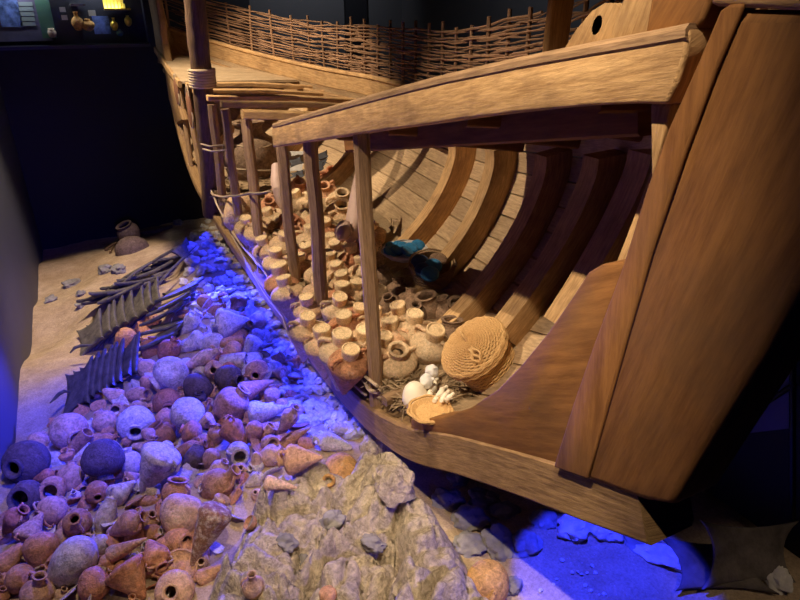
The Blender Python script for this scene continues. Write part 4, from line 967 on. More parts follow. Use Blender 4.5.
BIG = ingot_mesh(.95, .56, .05, 'ingot', 'hide', curl=.04) if M.setdefault('hide', plain('encrusted_dark_slab', (.12, .095, .08), .85, ns=10, nb=.7, var=.4)) else None
p = hit(748, 553, .14); ingot(BIG, p, (-.25, -.9, .6), (.93, -.35, -.12), 'large brown four-horned slab leaning at the lower right below the bow', None, .66)
p = hit(715, 566, .04); ingot(BIG, p, (-.1, -.2, .97), (.9, -.5, 0), 'dark four-horned slab lying flat under the large leaning one', None, .6)
p = hit(776, 578, .03); stone('stone', RM[2], p, (.2, .14, .07), 'flat pale grey stone at the lower right picture edge')
p = hit(672, 556, .02); stone('stone', RM[3], p, (.40, .18, .10), 'purple-lit long stone on the sand left of the large leaning slab', rot=(0, 0, -.9))
p = hit(640, 540, .0); stone('stone', RG[1], p, (.30, .2, .14), 'brown stone directly below the bow end of the keel', rot=(0, 0, -.4))

# sherds and worn pots in the gaps of the spill
def sherd_mesh(seed, mat):
    rs = random.Random(seed); m = MB(); n = 7; a0 = rs.uniform(.5, .9); 
    for j in range(n+1):
        for i in range(n+1):
            u, v = i/n-.5, j/n-.5; k = 1-.45*abs(v)*rs.uniform(.7, 1.3)*(1 if (i in (0, n)) else .3); a = u*a0*k*2
            m.v.append(Vector((.5*sin(a)/sin(a0), v*(1+.15*sin(seed+i)), .5*cos(a)-.3)))
    k0 = len(m.v); m.v += [p*.9-Vector((0, 0, .05)) for p in m.v]
    for j in range(n):
        for i in range(n):
            a = j*(n+1)+i; m.face((a, a+1, a+n+2, a+n+1), [(0, 0)]*4); m.face((k0+a+n+1, k0+a+n+2, k0+a+1, k0+a), [(0, 0)]*4)
    def wall(idx):
        for a, b_ in zip(idx, idx[1:]): m.face((b_, a, k0+a, k0+b_), [(0, 0)]*4)
    r0 = list(range(n+1)); r1 = [n*(n+1)+i for i in range(n, -1, -1)]; c0 = [j*(n+1)+n for j in range(n+1)]; c1 = [j*(n+1) for j in range(n, -1, -1)]
    for q in (r0, c0, r1, c1): wall(q)
    o = m.build('clay_sherd', M[mat], ang=30); me = o.data; bpy.data.objects.remove(o); return me
SM = [sherd_mesh(i, ['clay', 'clay_pale', 'clay_red'][i % 3]) for i in range(6)]
AREA = [(0, 478), (30, 440), (100, 388), (140, 330), (188, 296), (240, 292), (290, 352), (338, 425), (300, 455), (240, 520), (205, 570), (190, 600), (0, 600)]
def in_area(x, y):
    c = False
    for (ax, ay), (bx, by) in zip(AREA, AREA[1:]+AREA[:1]):
        if (ay > y) != (by > y) and x < (bx-ax)*(y-ay)/(by-ay)+ax: c = not c
    return c
n = 0; tr = 0; sp = []
while n < 240 and tr < 20000:
    tr += 1; px, py = rnd.uniform(0, 345), rnd.uniform(292, 600)
    if not in_area(px, py): continue
    w = rnd.uniform(9, 17)*lerp_table([(290, .75), (600, 1.15)], py)
    if any(math.hypot(px-a, py-b_) < .5*(w+c) for a, b_, c in sp): continue
    sp.append((px, py, w)); d0 = hit(px, py, .0); d = (d0-CAM).dot(FWD); s = w*d/F
    if n % 3:
        p = hit(px, py, s*.25); o = link('clay_sherd', SM[n % 6]); o.location = p; o.scale = (s*1.2, s*1.3, s*1.2); o.rotation_euler = (rnd.uniform(-1, 1), rnd.uniform(-1, 1), rnd.uniform(0, 6.3))
        tag(o, 'broken clay sherd lying in the gaps between the spilled pots', 'sherd', 'sherds among the spilled pots')
    else:
        p = hit(px, py, s*.35); kd, mt = [('globe', 'clay'), ('slim', 'clay_pale'), ('jug', 'clay'), ('shut', 'clay_red'), ('amphora', 'clay'), ('globe_eared', 'clay_pale')][(n//3) % 6]
        o = pot(kd, mt, p, (rnd.uniform(-1, 1), rnd.uniform(-1, .3), rnd.uniform(-.2, .9)), s*1.25, s*1.6, spin=rnd.uniform(0, 6))
        tag(o, 'small worn clay pot half buried among the bigger spilled pots', CATN[kd], 'small pots in the gaps of the spill')
    n += 1
# ================================================================== CARGO IN THE HOLD
def bed(x, y):
    z = max(-2.52, kt(y)-ZC+.10)+.10*(x-1.6)+.05*noise.noise(Vector((x*2, y*2, 0)))
    return ZC+z
def bit(px, py, lift=0.): return hit(px, py, lift, bed)
M['straw'] = wood('brushwood', (.50, .36, .20), (.24, .15, .08), streak=20, stain=.2, var=.3)
def PK(y): return lerp_table([(2.6, .0), (3.4, .07), (4.2, .11), (12, .12)], y)
m = MB(); ys_ = frange(1.9, 11.4, .06); nx = 34
for y in ys_:
    # outward until the hull is met
    xo = X0+.2
    for s in range(1, 40):
        q = hull(y, s/40)
        if q.z >= bed(q.x, y): xo = q.x; break
    for i in range(nx+1):
        x = X0+.10+(xo-X0-.08)*i/nx; m.v.append(Vector((x, y, bed(x, y)+PK(y)+.03*noise.noise(Vector((x*12, y*12, 0))))))
for j in range(len(ys_)-1):
    for i in range(nx):
        a = j*(nx+1)+i; q = (a, a+1, a+nx+2, a+nx+1); m.face(q, [(m.v[k].x, m.v[k].y) for k in q])
rc = random.Random(3)
for k in range(2600):
    y = rc.uniform(2.6, 9.5); x = X0+.08+abs(rc.gauss(0, .55)) if k % 2 else X0+.03+rc.uniform(0, .3)
    if x > hull(y, .4).x or y < 2.7: continue
    z = bed(x, y)+PK(y)+rc.uniform(-.01, .04); a = rc.uniform(0, pi); l = rc.uniform(.04, .13); tl = rc.uniform(-.4, .4)
    d = Vector((cos(a), sin(a), tl)).normalized()*l; p = Vector((x, y, z))
    m.tube([p-d, p+Vector((rc.uniform(-.01, .01), 0, rc.uniform(-.01, .01))), p+d], rc.uniform(.003, .006), 4)
o = m.build('brushwood_packing', M['straw'], ang=0); tag(o, 'dry brushwood packing strewn between the pots in the hold', 'brushwood', kind='stuff')
# stopper mesh
def lid_mesh(seed):
    mb = MB(); mb.lathe(crv([(.001, 0), (.42, 0), (.47, .05), (.5, .30), (.53, .52), (.5, .60), (.44, .62)], 2)+[(.38, .56), (.2, .57), (.1, .60), (.001, .6)], 22)
    for v in mb.v:
        v.z += .04*noise.noise(Vector((v.x*5, v.y*5, seed))); r = 1+.06*noise.noise(Vector((v.x*3, v.y*3, seed+4))); v.x *= r; v.y *= r
    o = mb.build('stopper', M['seal'], ang=40); me = o.data; bpy.data.objects.remove(o); return me
LM = [lid_mesh(i*2.2) for i in range(3)]
HOLD = [  # px, py of the mouth, size px of the stopper, open?
 (434, 336, 19, 0), (414, 320, 17, 0), (390, 327, 17, 0), (399, 311, 16, 0), (359, 311, 13, 0), (344, 320, 16, 0), (339, 302, 15, 0), (307, 302, 14, 0), (342, 341, 20, 0), (342, 278, 13, 0), (300, 260, 12, 0), (276, 255, 13, 0), (280, 272, 17, 0),
 (329, 257, 12, 0), (336, 268, 12, 0), (307, 249, 13, 0), (342, 290, 15, 0), (351, 251, 13, 0), (361, 263, 13, 0), (335, 246, 12, 0), (296, 231, 12, 1), (292, 218, 12, 1), (324, 186, 12, 1), (299, 182, 12, 1), (342, 193, 14, 1), (342, 205, 16, 1), (269, 201, 11, 1),
 (275, 192, 11, 1), (296, 196, 11, 0), (310, 232, 13, 0), (318, 213, 12, 0), (263, 243, 12, 0), (285, 284, 15, 0), (318, 284, 14, 0), (325, 225, 12, 0), (345, 232, 12, 0), (362, 240, 12, 0), (372, 285, 13, 0), (364, 335, 17, 0), (398, 350, 20, 1),
 (284, 238, 12, 0), (307, 322, 16, 0), (372, 250, 12, 0), (375, 315, 15, 0), (257, 228, 11, 0), (268, 214, 11, 0), (355, 218, 12, 0), (310, 198, 11, 0), (372, 228, 11, 0), (332, 170, 11, 1), (350, 355, 18, 0), (384, 342, 17, 0), (322, 335, 17, 0), (246, 222, 11, 0), (330, 240, 12, 0), (318, 268, 13, 0), (356, 286, 13, 0)]
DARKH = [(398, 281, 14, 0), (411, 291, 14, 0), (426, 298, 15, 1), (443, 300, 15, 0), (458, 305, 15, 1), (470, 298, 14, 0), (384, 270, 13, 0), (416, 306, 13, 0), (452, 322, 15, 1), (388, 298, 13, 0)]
def bay(px, py):
    e = [(lerp_table([(140, 361), (411, 377)], py), 'right of the foremost post'), (lerp_table([(140, 310), (378, 328)], py), 'between first and second post from the bow'),
         (lerp_table([(140, 281), (330, 300)], py), 'between second and third post from the bow'), (-1, 'left of the third post from the bow')]
    for x, n in e:
        if px > x: return n
ORD = ['nearest the keel', 'second from the keel', 'third from the keel', 'fourth from the keel', 'fifth from the keel', 'sixth up', 'seventh up', 'eighth up', 'ninth up', 'tenth up', 'eleventh up', 'twelfth up', 'thirteenth up', 'fourteenth up', 'fifteenth up', 'sixteenth up', 'seventeenth up', 'eighteenth up', 'nineteenth up', 'twentieth up', 'twenty-first up', 'twenty-second up', 'twenty-third up', 'twenty-fourth up']
bays = {}
for it in HOLD: bays.setdefault(bay(it[0], it[1]), []).append(it)
for bn, its in bays.items():
    its.sort(key=lambda q: -(q[1]-.15*q[0]))
    for i, (px, py, w, opn) in enumerate(its):
        tilt = Vector((rc.uniform(-.3, .1), rc.uniform(-.35, .15), 1)).normalized()
        if opn: tilt = Vector((-.25+rc.uniform(-.2, .2), -.45, 1)).normalized()
        top = bit(px, py, .26); d = (top-CAM).dot(FWD); dia = w*d/F; W = max(.27, dia*2.3); L = W*1.55
        kind = 'amphora' if opn else 'capped'; ctr = top-tilt*(.47 if opn else .42)*L
        mt = 'clay_red' if (opn and w < 14) else ('cargo_clay' if rc.random() > .2 else 'clay_red')
        o = pot(kind, mt, ctr, tilt, W, L, spin=rc.uniform(0, 6))
        lb = '%s %s, %s' % ('open amphora' if opn else 'sealed amphora', bn, ORD[i])
        tag(o, lb, 'amphora', 'amphoras stowed in the hold')
        if not opn:
            l = link('stopper', LM[i % 3], o); l.location = (0, 0, .40); l.scale = (dia/W, dia/W, dia/L)
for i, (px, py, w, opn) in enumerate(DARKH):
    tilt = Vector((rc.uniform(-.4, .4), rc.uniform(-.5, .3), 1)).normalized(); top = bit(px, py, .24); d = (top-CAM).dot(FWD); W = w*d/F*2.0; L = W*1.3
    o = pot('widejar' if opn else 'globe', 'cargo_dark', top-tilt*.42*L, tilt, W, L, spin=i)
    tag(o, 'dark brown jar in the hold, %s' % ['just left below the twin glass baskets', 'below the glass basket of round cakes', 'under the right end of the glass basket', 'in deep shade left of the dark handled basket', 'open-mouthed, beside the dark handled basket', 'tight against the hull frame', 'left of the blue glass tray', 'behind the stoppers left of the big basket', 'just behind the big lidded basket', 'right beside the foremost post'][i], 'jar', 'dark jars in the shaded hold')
# pots pressed against the rope net
for i, (px, py, W, ang, lab) in enumerate([(254, 264, 15, 250, 'red-lipped jar leaning on the net at the fourth post'), (286, 315, 17, 240, 'red jar leaning on the net below the third post'), (345, 368, 22, 200, 'red-brown amphora pressed against the net left of the foremost post'), (314, 350, 18, 250, 'brown jar pressed on the net by the second post from the bow'), (392, 378, 20, 80, 'orange jar half behind the foot of the foremost post')]):
    p = on_x(px, py, X0+.24); d = (p-CAM).dot(FWD); Wm = W*d/F
    o = pot('slim', 'clay_red', p, view_axis(ang, 10), Wm, Wm*1.5); tag(o, lab, 'amphora')
# humps of big jars lying at the stern end
for i, (px, py, W, lab) in enumerate([(240, 213, 34, 'big buff jar lying at the stern end of the hold, below the great storage jar'), (264, 232, 26, 'round buff jar next to the low rope net in the stern hold'), (276, 222, 24, 'grey-buff jar lying right of the fourth post'), (305, 222, 24, 'broad grey jar body between the second and third posts')]):
    p = bit(px, py, .10); d = (p-CAM).dot(FWD); Wm = W*d/F; o = pot('shut', 'cargo_clay', p, (.5, .3, .3), Wm, Wm*1.2); tag(o, lab, 'jar')
# great storage jar
p = bit(250, 168, .28); p = at_depth(252, 163, 9.4); o = pot('pithos', 'clay_dark' if False else 'pith', p, (0, 0, 1), .84, 1.22) if M.setdefault('pith', clay('big_jar_clay', (.30, .20, .13), (.33, .22, .14), (.36, .24, .15), crust=.25, crust_col=(.50, .38, .25), var=.05, scale=5)) else 0
tag(o, 'great round storage jar standing in the hold behind the posts', 'storage jar')
c = p
for k, (z, r) in enumerate([(-.02, .44), (.32, .36)]):
    m = MB(); m.tube([c+Vector((r*cos(a)*1.01, r*sin(a)*1.01, z+.03*sin(a*2+k))) for a in [2*pi*i/30 for i in range(30)]], .014, 6, closed=True)
    tag(m.build('rope', M['rope']), ['rope tied round the belly of the great storage jar', 'rope tied round the shoulder of the great storage jar'][k], 'rope')
# tusks
M['ivory'] = plain('pinkish_ivory', (.55, .38, .31), .5, ns=5, nb=.1, var=.12)
M['egg'] = plain('ostrich_egg_shell', (.86, .76, .58), .45, ns=6, nb=.1, var=.08)
M['white'] = plain('white_shell', (.82, .78, .72), .7, ns=25, nb=.4, var=.1)
def tusk(pix, dep, rad, lab, n=16):
    pts = [at_depth(a, b_, dd) for (a, b_), dd in zip(pix, dep)]; out = []; sc = []
    for i in range(len(pts)-1):
        for k in range(6):
            out.append(pts[i].lerp(pts[i+1], k/6)); t = (i+k/6)/(len(pts)-1); sc.append(lerp_table(rad, t))
    out.append(pts[-1]); sc.append(rad[-1][1])
    m = MB(); m.tube(out, 1., n, scales=sc); tag(m.build('tusk', M['ivory'], ang=60), lab, 'tusk')
tusk([(348, 243), (354, 225), (356, 200), (357, 180), (358, 164)], [6.2, 6.2, 6.3, 6.4, 6.5], [(0, .01), (.06, .07), (.3, .09), (.6, .06), (1, .006)], 'tall pale pink tusk standing on end left of the foremost post')
tusk([(283, 211), (280, 198), (277, 182), (277, 166)], [7.6, 7.6, 7.7, 7.8], [(0, .02), (.3, .07), (.7, .08), (1, .07)], 'pale tusk standing behind the third post from the bow')
tusk([(347, 240), (343, 234), (344, 226), (349, 222)], [6.0, 6.0, 6.05, 6.1], [(0, .01), (.12, .06), (.4, .09), (.8, .05), (1, .01)], 'short violet-tinged tooth at the foot of the tall tusk')
# ingots stacked against the hull in the stern
M['ingot_dark'] = plain('dark_copper', (.045, .045, .05), .5, .2, ns=12, nb=.5, var=.4)
M['mat_white'] = plain('pale_matting', (.50, .48, .44), .95, ns=14, nb=.8, var=.2)
IK = ingot_mesh(.62, .42, .04, 'ingot', 'ingot_dark', curl=.02)
base_ = at_depth(312, 172, 9.2)
m = MB(); N = 14
for j in range(N+1):
    for i in range(N+1):
        px = 283+52*i/N; py = 192-46*j/N; m.v.append(at_depth(px, py, 9.0+.55*j/N+.18*i/N+.04*noise.noise(Vector((i*.8, j*.8, 0))))-Vector((0, 0, .08)))
n0 = len(m.v); m.v += [v+Vector((0, .03, -.05)) for v in m.v]
for j in range(N):
    for i in range(N):
        a = j*(N+1)+i; m.face((a, a+1, a+N+2, a+N+1), [(0, 0)]*4); m.face((n0+a+N+1, n0+a+N+2, n0+a+1, n0+a), [(0, 0)]*4)
tag(m.build('matting', M['mat_white'], ang=0), 'pale matting spread under the dark stacked slabs in the stern hold', 'matting')
for i, (px, py) in enumerate([(291, 180), (298, 175), (318, 168), (324, 163), (296, 162), (322, 156), (292, 186)]):
    o = ingot(IK, at_depth(px, py, 8.95+.01*(192-py)), (-.3, -.5, .8), (1, -.2, .1+.05*i), 'black four-horned slab on the pale matting, %s' % ['left stack, upper middle', 'left stack, top', 'right stack, middle', 'right stack, upper', 'alone at the back left', 'right stack, topmost', 'left stack, lowest'][i], 'black slabs on the matting', .36)
# baskets
M['wicker'] = wood('golden_wicker', (.74, .47, .20), (.50, .27, .09), streak=25, along=8, stain=.15, var=.0, blotch=14, rough=.6)
M['wicker_dark'] = wood('brown_wicker', (.42, .27, .14), (.22, .13, .07), streak=25, along=8, stain=.2, var=.1)
M['glass_blue'] = plain('blue_glass_cake', (.03, .17, .33), .45, ns=14, nb=.6, var=.35)
M['glass_navy'] = plain('dark_blue_glass_cake', (.03, .06, .13), .45, ns=14, nb=.6, var=.3)
def weave(mb, r_of, z_of, rings, stakes=22, rt=.007, amp=.006, seg=None, flat=1.):
    seg = seg or stakes*4
    for j in range(rings):
        t = j/max(1, rings-1); r, z = r_of(t), z_of(t)
        mb.tube([Vector(((r+amp*cos(stakes/2*a+pi*j))*cos(a), (r+amp*cos(stakes/2*a+pi*j))*sin(a)*flat, z+.0015*sin(7*a+j))) for a in [2*pi*i/seg for i in range(seg)]], rt, 5, closed=True)
def orient(e, o): o.parent = e
def big_basket():
    c = bit(488, 364, .19); ax = view_axis(132, 26)
    e = empty('lidded_basket', c, quat_from(ax)); tag(e, 'large golden wicker basket with a lid, tilted on its side by the stem', 'basket')
    R0 = .222; H = .36
    m = MB(); rf = lambda t: R0*(.72+.28*min(1, t*1.2)**.8); zf = lambda t: -H/2-.02+H*t
    weave(m, rf, zf, 30, 26, .0075, .007, flat=.88)
    m.lathe([(.001, -H/2), (R0*.7, -H/2), (R0*.92, 0), (R0*.97, H/2-.02), (R0*.9, H/2-.02), (.001, H/2-.03)], 40, flat=.88)
    o = m.build('body', M['wicker'], e)
    for k in range(26):
        a = 2*pi*k/26; m = None
    m = MB(); rl = R0*1.13; n = 30
    for j in range(n):
        t = j/(n-1); r = rl*(1-t)+.012; z = H/2+.0+.085*(1-(1-t)**2.2)
        sg = 120; m.tube([Vector(((r+.0)*cos(a), r*sin(a)*.88, z+.005*cos(20*a+pi*j))) for a in [2*pi*i/sg for i in range(sg)]], .0062, 5, closed=True)
    m.lathe([(rl, H/2-.02), (rl*.98, H/2), (rl*.5, H/2+.064), (.001, H/2+.085)], 40, flat=.88)
    o = m.build('lid', M['wicker'], e)
    m = MB()
    for j in range(4): m.tube([Vector(((rl+.004)*cos(a), (rl+.004)*sin(a)*.88, H/2-.035+j*.014+.004*sin(20*a+j*2))) for a in [2*pi*i/90 for i in range(90)]], .010, 6, closed=True)
    m.build('lid_rim', M['wicker'], o)
    m = MB(); m.tube([Vector((.05*cos(a)+.0, .0, H/2+.075+.05*sin(a))) for a in [pi*i/10 for i in range(11)]], .009, 6); m.build('lid_loop', M['wicker'], o)
    m = MB()
    for q in range(3): m.tube([Vector((-rl*.9*cos(a), .02*q-.02+.012*sin(a*9+q*2), H/2+.09*sin(a)+.02)) for a in [pi*i/24 for i in range(8)]], .010, 6)
    m.build('hinge_binding', M['wicker'], o)
big_basket()
def small_basket(px, py, W, lab, handle=True, mat='wicker_dark', H=.16, ax=(0, 0, 1), lift=.1, rings=10, rt=.009):
    c = bit(px, py, lift); e = empty('basket', c, quat_from(ax)); tag(e, lab, 'basket')
    m = MB(); weave(m, lambda t: W/2*(.75+.25*t), lambda t: -H/2+H*t, rings, 14, rt, .005); m.lathe([(.001, -H/2), (W*.36, -H/2), (W*.46, H/2), (W*.42, H/2), (W*.33, -H/2+min(.03, H*.3)), (.001, -H/2+min(.03, H*.3))], 24); m.build('body', M[mat], e)
    if handle:
        m = MB(); m.tube([Vector((W*.5*cos(a), 0, H/2+W*.45*sin(a))) for a in [pi*i/14 for i in range(15)]], .010, 6); m.build('handle', M[mat], e)
    return e
small_basket(487, 312, .26, 'small dark basket with a hoop handle behind the big lidded basket, left', ax=(-.2, -.4, 1))
small_basket(530, 322, .22, 'small dark basket with a round hoop handle right behind the big lidded basket', ax=(.1, -.2, 1), lift=.08)
small_basket(508, 322, .24, 'dark round basket between the two hoop-handled baskets', handle=False, ax=(-.1, -.5, 1), lift=.1)
e1 = small_basket(405, 252, .44, 'shallow pale-rimmed tray basket heaped with blue glass cakes', False, 'mat_white', .05, (-.05, -.05, 1), .27, 4)
e2 = small_basket(432, 271, .42, 'deep brown basket of dark and blue round glass cakes', False, 'wicker_dark', .18, (-.12, -.25, 1), .22, 10)
def cake(p, r, N, mat, lab, gr):
    o = MB().lathe(crv([(.001, -.5), (.8, -.45), (.98, -.1), (.9, .35), (.5, .5), (.001, .5)], 3), 20).build('glass_cake', M[mat]); o.rotation_mode = 'QUATERNION'; o.rotation_quaternion = quat_from(N); o.location = p; o.scale = (r, r, r*.55); tag(o, lab, 'glass cake', gr)
for i, (px, py) in enumerate([(390, 252), (397, 250), (404, 247), (411, 248), (418, 245), (399, 246), (392, 247), (407, 251)]):
    cake(bit(px, py, .31), .07, (rc.uniform(-.5, .5), -.5, 1), 'glass_blue', 'bright blue glass cake in the pale tray basket, %s' % ['far left front', 'left front', 'middle back', 'right middle', 'far right', 'centre back', 'left back', 'right front'][i], 'glass cakes in the tray basket')
for i, (px, py, mt) in enumerate([(420, 262, 'glass_navy'), (433, 266, 'glass_blue'), (424, 270, 'glass_navy'), (438, 260, 'cargo_dark'), (430, 274, 'glass_blue')]):
    cake(bit(px, py, .33), .085, (-.2, -.4, .9), mt, ['round dark navy glass cake at the upper left of the deep basket', 'blue glass cake at the right of the deep basket', 'dark navy glass cake at the lower left of the deep basket', 'dark brown round cake at the top of the deep basket', 'blue glass cake lowest in the deep basket'][i], 'glass cakes in the deep basket')
# egg, shells, roots and their shallow basket near the stem
e3 = small_basket(430, 411, .26, 'shallow golden basket at the cut edge holding the big egg', False, 'wicker', .03, (-.02, -.02, 1), .03, 4, .009)
p = bit(415, 396, .10); d = (p-CAM).dot(FWD)
o = MB().lathe(crv([(.001, -.5), (.22, -.44), (.37, -.2), (.38, .05), (.28, .34), (.12, .48), (.001, .5)], 4), 26).build('ostrich_egg', M['egg']); o.location = p; o.scale = (24*d/F/.76*1.05,)*2+(30*d/F,); o.rotation_mode = 'QUATERNION'; o.rotation_quaternion = quat_from(view_axis(95, 10)); tag(o, 'big cream ostrich egg standing in the shallow basket', 'egg')
for i, (px, py, w) in enumerate([(432, 371, 14), (427, 381, 15)]):
    p = bit(px, py, .17); d = (p-CAM).dot(FWD); r = w*d/F
    mb = MB(); mb.lathe(crv([(.001, -.45), (.35, -.36), (.5, -.05), (.4, .25), (.15, .4), (.08, .55), (.001, .56)], 3), 24)
    for v in mb.v: a = math.atan2(v.y, v.x); k = 1+.07*cos(6*a); v.x *= k; v.y *= k
    o = mb.build('garlic_bulb', M['white']); o.location = p; o.scale = (r, r, r); o.rotation_euler = (.6, i*1., 0); tag(o, ['upper white bulb, left of the big lidded basket', 'lower white bulb touching the ostrich egg'][i], 'bulb')
for i, (a, b_, w) in enumerate([((428, 400), (437, 378), .022), ((434, 402), (446, 386), .02), ((441, 402), (448, 391), .016), ((446, 401), (453, 394), .014)]):
    A, B = bit(*a, .07), bit(*b_, .11); m = MB(); n = 10; pts = [A.lerp(B, k/n)+Vector((.006*sin(k*1.4), 0, .008*sin(k*1.1+i))) for k in range(n+1)]
    m.tube(pts, w, 9, scales=[.5+.5*sin(pi*min(1, (k+1)/n*.9))+.15*(k % 2) for k in range(n+1)]); tag(m.build('ginger_root', M['egg']), ['longest pale knobbly root beside the egg', 'pale knobbly root, second from the egg', 'short pale root in the shallow basket', 'stubby pale root nearest the big lidded basket'][i], 'root', 'pale roots in the shallow basket')
m = MB(); m.beam([bit(384, 401, .07), bit(416, 386, .07)], .07, .07); part(m.build('floor_timber', M['post']))
# ropes of the net
def rope(pix, r, lab, dx=.0, sag=.0):
    pts = [on_x(a, b_, X0+dx) for a, b_ in pix]; out = []
    for i in range(len(pts)-1):
        for k in range(4): out.append(pts[i].lerp(pts[i+1], k/4)+Vector((.004*sin(i+k*2), 0, -.012*sin(pi*k/4))))
    out.append(pts[-1]); m = MB(); m.tube(out, r, 6); return tag(m.build('rope', M['rope']), lab, 'rope', 'ropes of the cargo net')
rope([(211, 190), (222, 215), (236, 238), (255, 260), (262, 268), (285, 300), (300, 318), (310, 320), (326, 345), (350, 362), (377, 386)], .012, 'long rope running along the keel side from post to post')
rope([(222, 215), (240, 250), (262, 290), (283, 318), (292, 345), (296, 352)], .010, 'second lower rope sagging beneath the long rope')
rope([(310, 320), (322, 334), (332, 352), (345, 368), (352, 382), (366, 395)], .010, 'rope sagging between the two foremost posts')
rope([(205, 183), (210, 192), (217, 196), (230, 196), (250, 193), (271, 191)], .014, 'thick rope looping right from the mast foot')
rope([(290, 335), (300, 330), (312, 326), (318, 340), (328, 352)], .008, 'thin rope knotted at the second post')
rope([(330, 336), (338, 350), (352, 366), (372, 392)], .008, 'thin rope slanting down to the foremost post')
for (px, py, r, lab) in [(377, 386, .075, 'rope ring tied round the foot of the foremost post'), (325, 338, .07, 'rope ring round the second post from the bow'), (298, 308, .07, 'rope ring round the third post from the bow'), (262, 262, .07, 'rope ring round the fourth post from the bow')]:
    c = on_x(px, py, X0+.07)
    m = MB()
    for q in range(2): m.tube([c+Vector((r*cos(a), r*sin(a), .02*q+.014*sin(a+q))) for a in [2*pi*i/18 for i in range(18)]], .011, 6, closed=True)
    tag(m.build('rope_ring', M['rope']), lab, 'rope', 'rope rings on the posts')
for (px, py, lab) in [(210, 146, 'upper rope turns binding mast and posts'), (212, 151, 'lower rope turns binding mast and posts')]:
    A = on_x(px-9, py-2, X0-.13); B = on_x(px+14, py-1, X0-.05); m = MB(); m.tube([A, (A+B)/2+Vector((-.03, 0, -.02)), B], .012, 6); tag(m.build('rope', M['rope']), lab, 'rope')
# rope-stropped wooden blocks hanging under the stern deck
for i, (px, py, lab) in enumerate([(177, 92, 'left wooden rope block hanging under the stern deck'), (190, 110, 'right, lower wooden rope block hanging by the mast')]):
    c = on_x(px, py, X0-.05); s = 1+.25*i
    o = MB().lathe(crv([(.001, -.2*s), (.05, -.17*s), (.075, 0), (.055, .15*s), (.001, .2*s)], 3), 16, flat=.45).build('wooden_block', M['pulley']); o.location = c; o.rotation_euler = (0, 0, R(100)); tag(o, lab, 'block')
    m = MB(); m.tube([Vector((.085*cos(a)*(1 if sin(a) < 0 else .6), 0, (.20*s)*sin(a)*(1 if sin(a) < 0 else 1.3))) for a in [2*pi*k/22 for k in range(22)]], .014, 6, up=(0, 1, 0), closed=True); m.build('rope_strop', M['rope'], o)
# ================================================================== LIT DISPLAY CASE IN THE REAR WALL
CY = WY+.45
z0 = pa.z-.02; x0c, x1c = WX, pb.x+.04
case = empty('display_case', ((x0c+x1c)/2, WY+.3, z0)); tag(case, 'lit glass display case set high in the black rear wall', 'display case')
def cpart(o): o.parent = case; o.matrix_parent_inverse = Matrix.Translation(-case.location); return o
M['case'] = plain('dark_case_lining', (.02, .022, .035), .5)
M['glass'] = plain('case_glass', (1, 1, 1), .02); _b = M['glass'].node_tree.nodes['Principled BSDF']; _b.inputs['Transmission Weight'].default_value = 1; _b.inputs['IOR'].default_value = 1.05
M['gold'] = plain('gold', (.85, .62, .08), .3, .6); M['panel'] = plain('violet_panel', (.12, .11, .20), .6, ns=2, var=.3, nb=0)
M['card'] = plain('white_card', (.6, .62, .62), .7); M['cardgrey'] = plain('grey_green_card', (.22, .27, .30), .7); M['photo'] = plain('blue_photo', (.10, .16, .42), .5, ns=7, var=.9, nb=0); M['greenglass'] = plain('green_glass', (.10, .22, .17), .2)
cpart(slab('case_back', x0c, x1c, CY, CY+.04, z0, z0+1.07, M['case'], None)); cpart(slab('case_floor', x0c, x1c, WY, CY, z0-.03, z0, M['case'], None)); cpart(slab('case_top', x0c, x1c, WY, CY, z0+1.07, z0+1.1, M['case'], None))
cpart(slab('case_side', x1c-.02, x1c+.0, WY, CY, z0, z0+1.07, M['case'], None)); cpart(slab('sill', x0c, x1c, WY-.03, WY-.002, z0-.05, z0+.0, plain('sill_metal', (.06, .06, .065), .35, .5), None))
cpart(slab('glass_pane', x0c+.01, x1c-.03, WY+.01, WY+.02, z0, z0+1.07, M['glass'], None))
def cp(px, py, y): return on_y(px, py, y)
def board(name, a, b_, y, mat, th=.015, par=case):
    A, B = cp(*a, y), cp(*b_, y); o = slab(name, min(A.x, B.x), max(A.x, B.x), y-th, y, min(A.z, B.z), max(A.z, B.z), mat, None)
    return cpart(o)
o = board('picture_panel', (-12, 42), (37, -30), CY-.02, M['panel']); board('panel_picture', (2, 27), (17, 0), CY-.04, M['photo'])
for i in range(5): board('text_block', (19+i*.5, 6+i*5), (32+i*.8, 2+i*5), CY-.04, M['cardgrey'])
board('glass_column', (43, 38), (57, -30), CY-.1, M['greenglass'], .1)
board('divider', (58, 42), (70, -30), CY-.12, M['case'], .1)
for a in ((60, 12), (62, 20)): board('label_card', a, (a[0]+5, a[1]-5), CY-.24, M['card'])
board('shelf', (70, 6), (84, 4), CY-.05, M['card'], .3); board('shelf', (104, 10), (129, 8.5), CY-.05, M['gold'], .3)
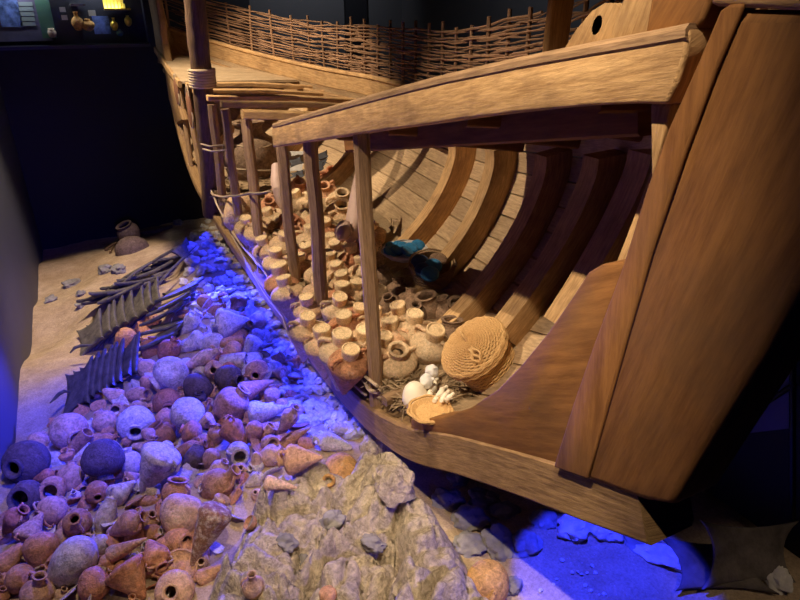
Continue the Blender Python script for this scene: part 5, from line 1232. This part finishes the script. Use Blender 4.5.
board('label_card', (89, 16), (95, 10), CY-.2, M['card']); board('info_panel', (95, 34), (108, 16), CY-.1, M['photo']); board('divider', (130, 42), (142, -20), CY-.2, M['case'])
def cpot(kind, mat, px, py, W, asp, lab, y=CY-.25):
    p = cp(px, py, y); o = pot(kind, mat, p, (0, -.2, 1), W, W*asp); tag(o, lab, CATN[kind])
cpot('jug', 'orange', 77, 21, .20, 1.5, 'orange jug on show in the case, left of the squat one'); cpot('globe', 'orange', 88, 25, .22, .9, 'squat orange pot on show in the case')
cpot('jug', 'gold', 114, 24, .13, 1.6, 'small golden jug on show below the gold bars'); cpot('globe', 'gold', 128, 21, .13, 1.4, 'small golden vessel at the right end of the case'); cpot('globe', 'greenglass', 120, 33, .12, 1, 'little green glass pot below the golden jug')
cpot('widejar', 'clay_pale', 52, 33, .14, 1, 'pale pot at the foot of the green glass column')
for i in range(6):
    A = cp(106+i*3.6, 9, CY-.3); B = cp(104+i*3.6, -1, CY-.1); m = MB(); m.beam([A, B], .06, .03); tag(m.build('gold_bar', M['gold']), 'slanting gold bar on the yellow shelf of the display case, %s from the left' % ['first', 'second', 'third', 'fourth', 'fifth', 'sixth'][i], 'gold bar', 'gold bars in the case')
area('case_lamp', ((x0c+x1c)/2, WY+.2, z0+1.0), ((x0c+x1c)/2, WY+.3, z0), 14, (.9, .95, 1), 1.8, .1)
# dark partition by the bow
slab('wall_bow', 3.34, 3.5, -1.5, 1.95, -.05, HT, M['blackwall']); slab('wall_bow', 3.34, 6.8, 1.95, 2.05, -.05, HT, M['blackwall'])
M['navy'] = plain('dark_navy_paint', (.12, .13, .26), .6)
o = prism('trim_2', [(p.y, p.z) for p in (on_x(a, b_, 3.33) for a, b_ in [(690, 440), (728, 345), (748, 345), (790, 366), (790, 428), (722, 436)])], 3.32, 3.34, M['navy'], bev=0); o['kind'] = 'structure'
m = MB()
for a, b_ in (((705, 442), (795, 384)), ((793, 300), (793, 520))):
    m.beam([on_x(*a, 3.27), on_x(*b_, 3.27)], .03, .03)
tag(m.build('handrail', M['metal']), 'black metal handrail on the dark partition behind the bow', 'handrail')
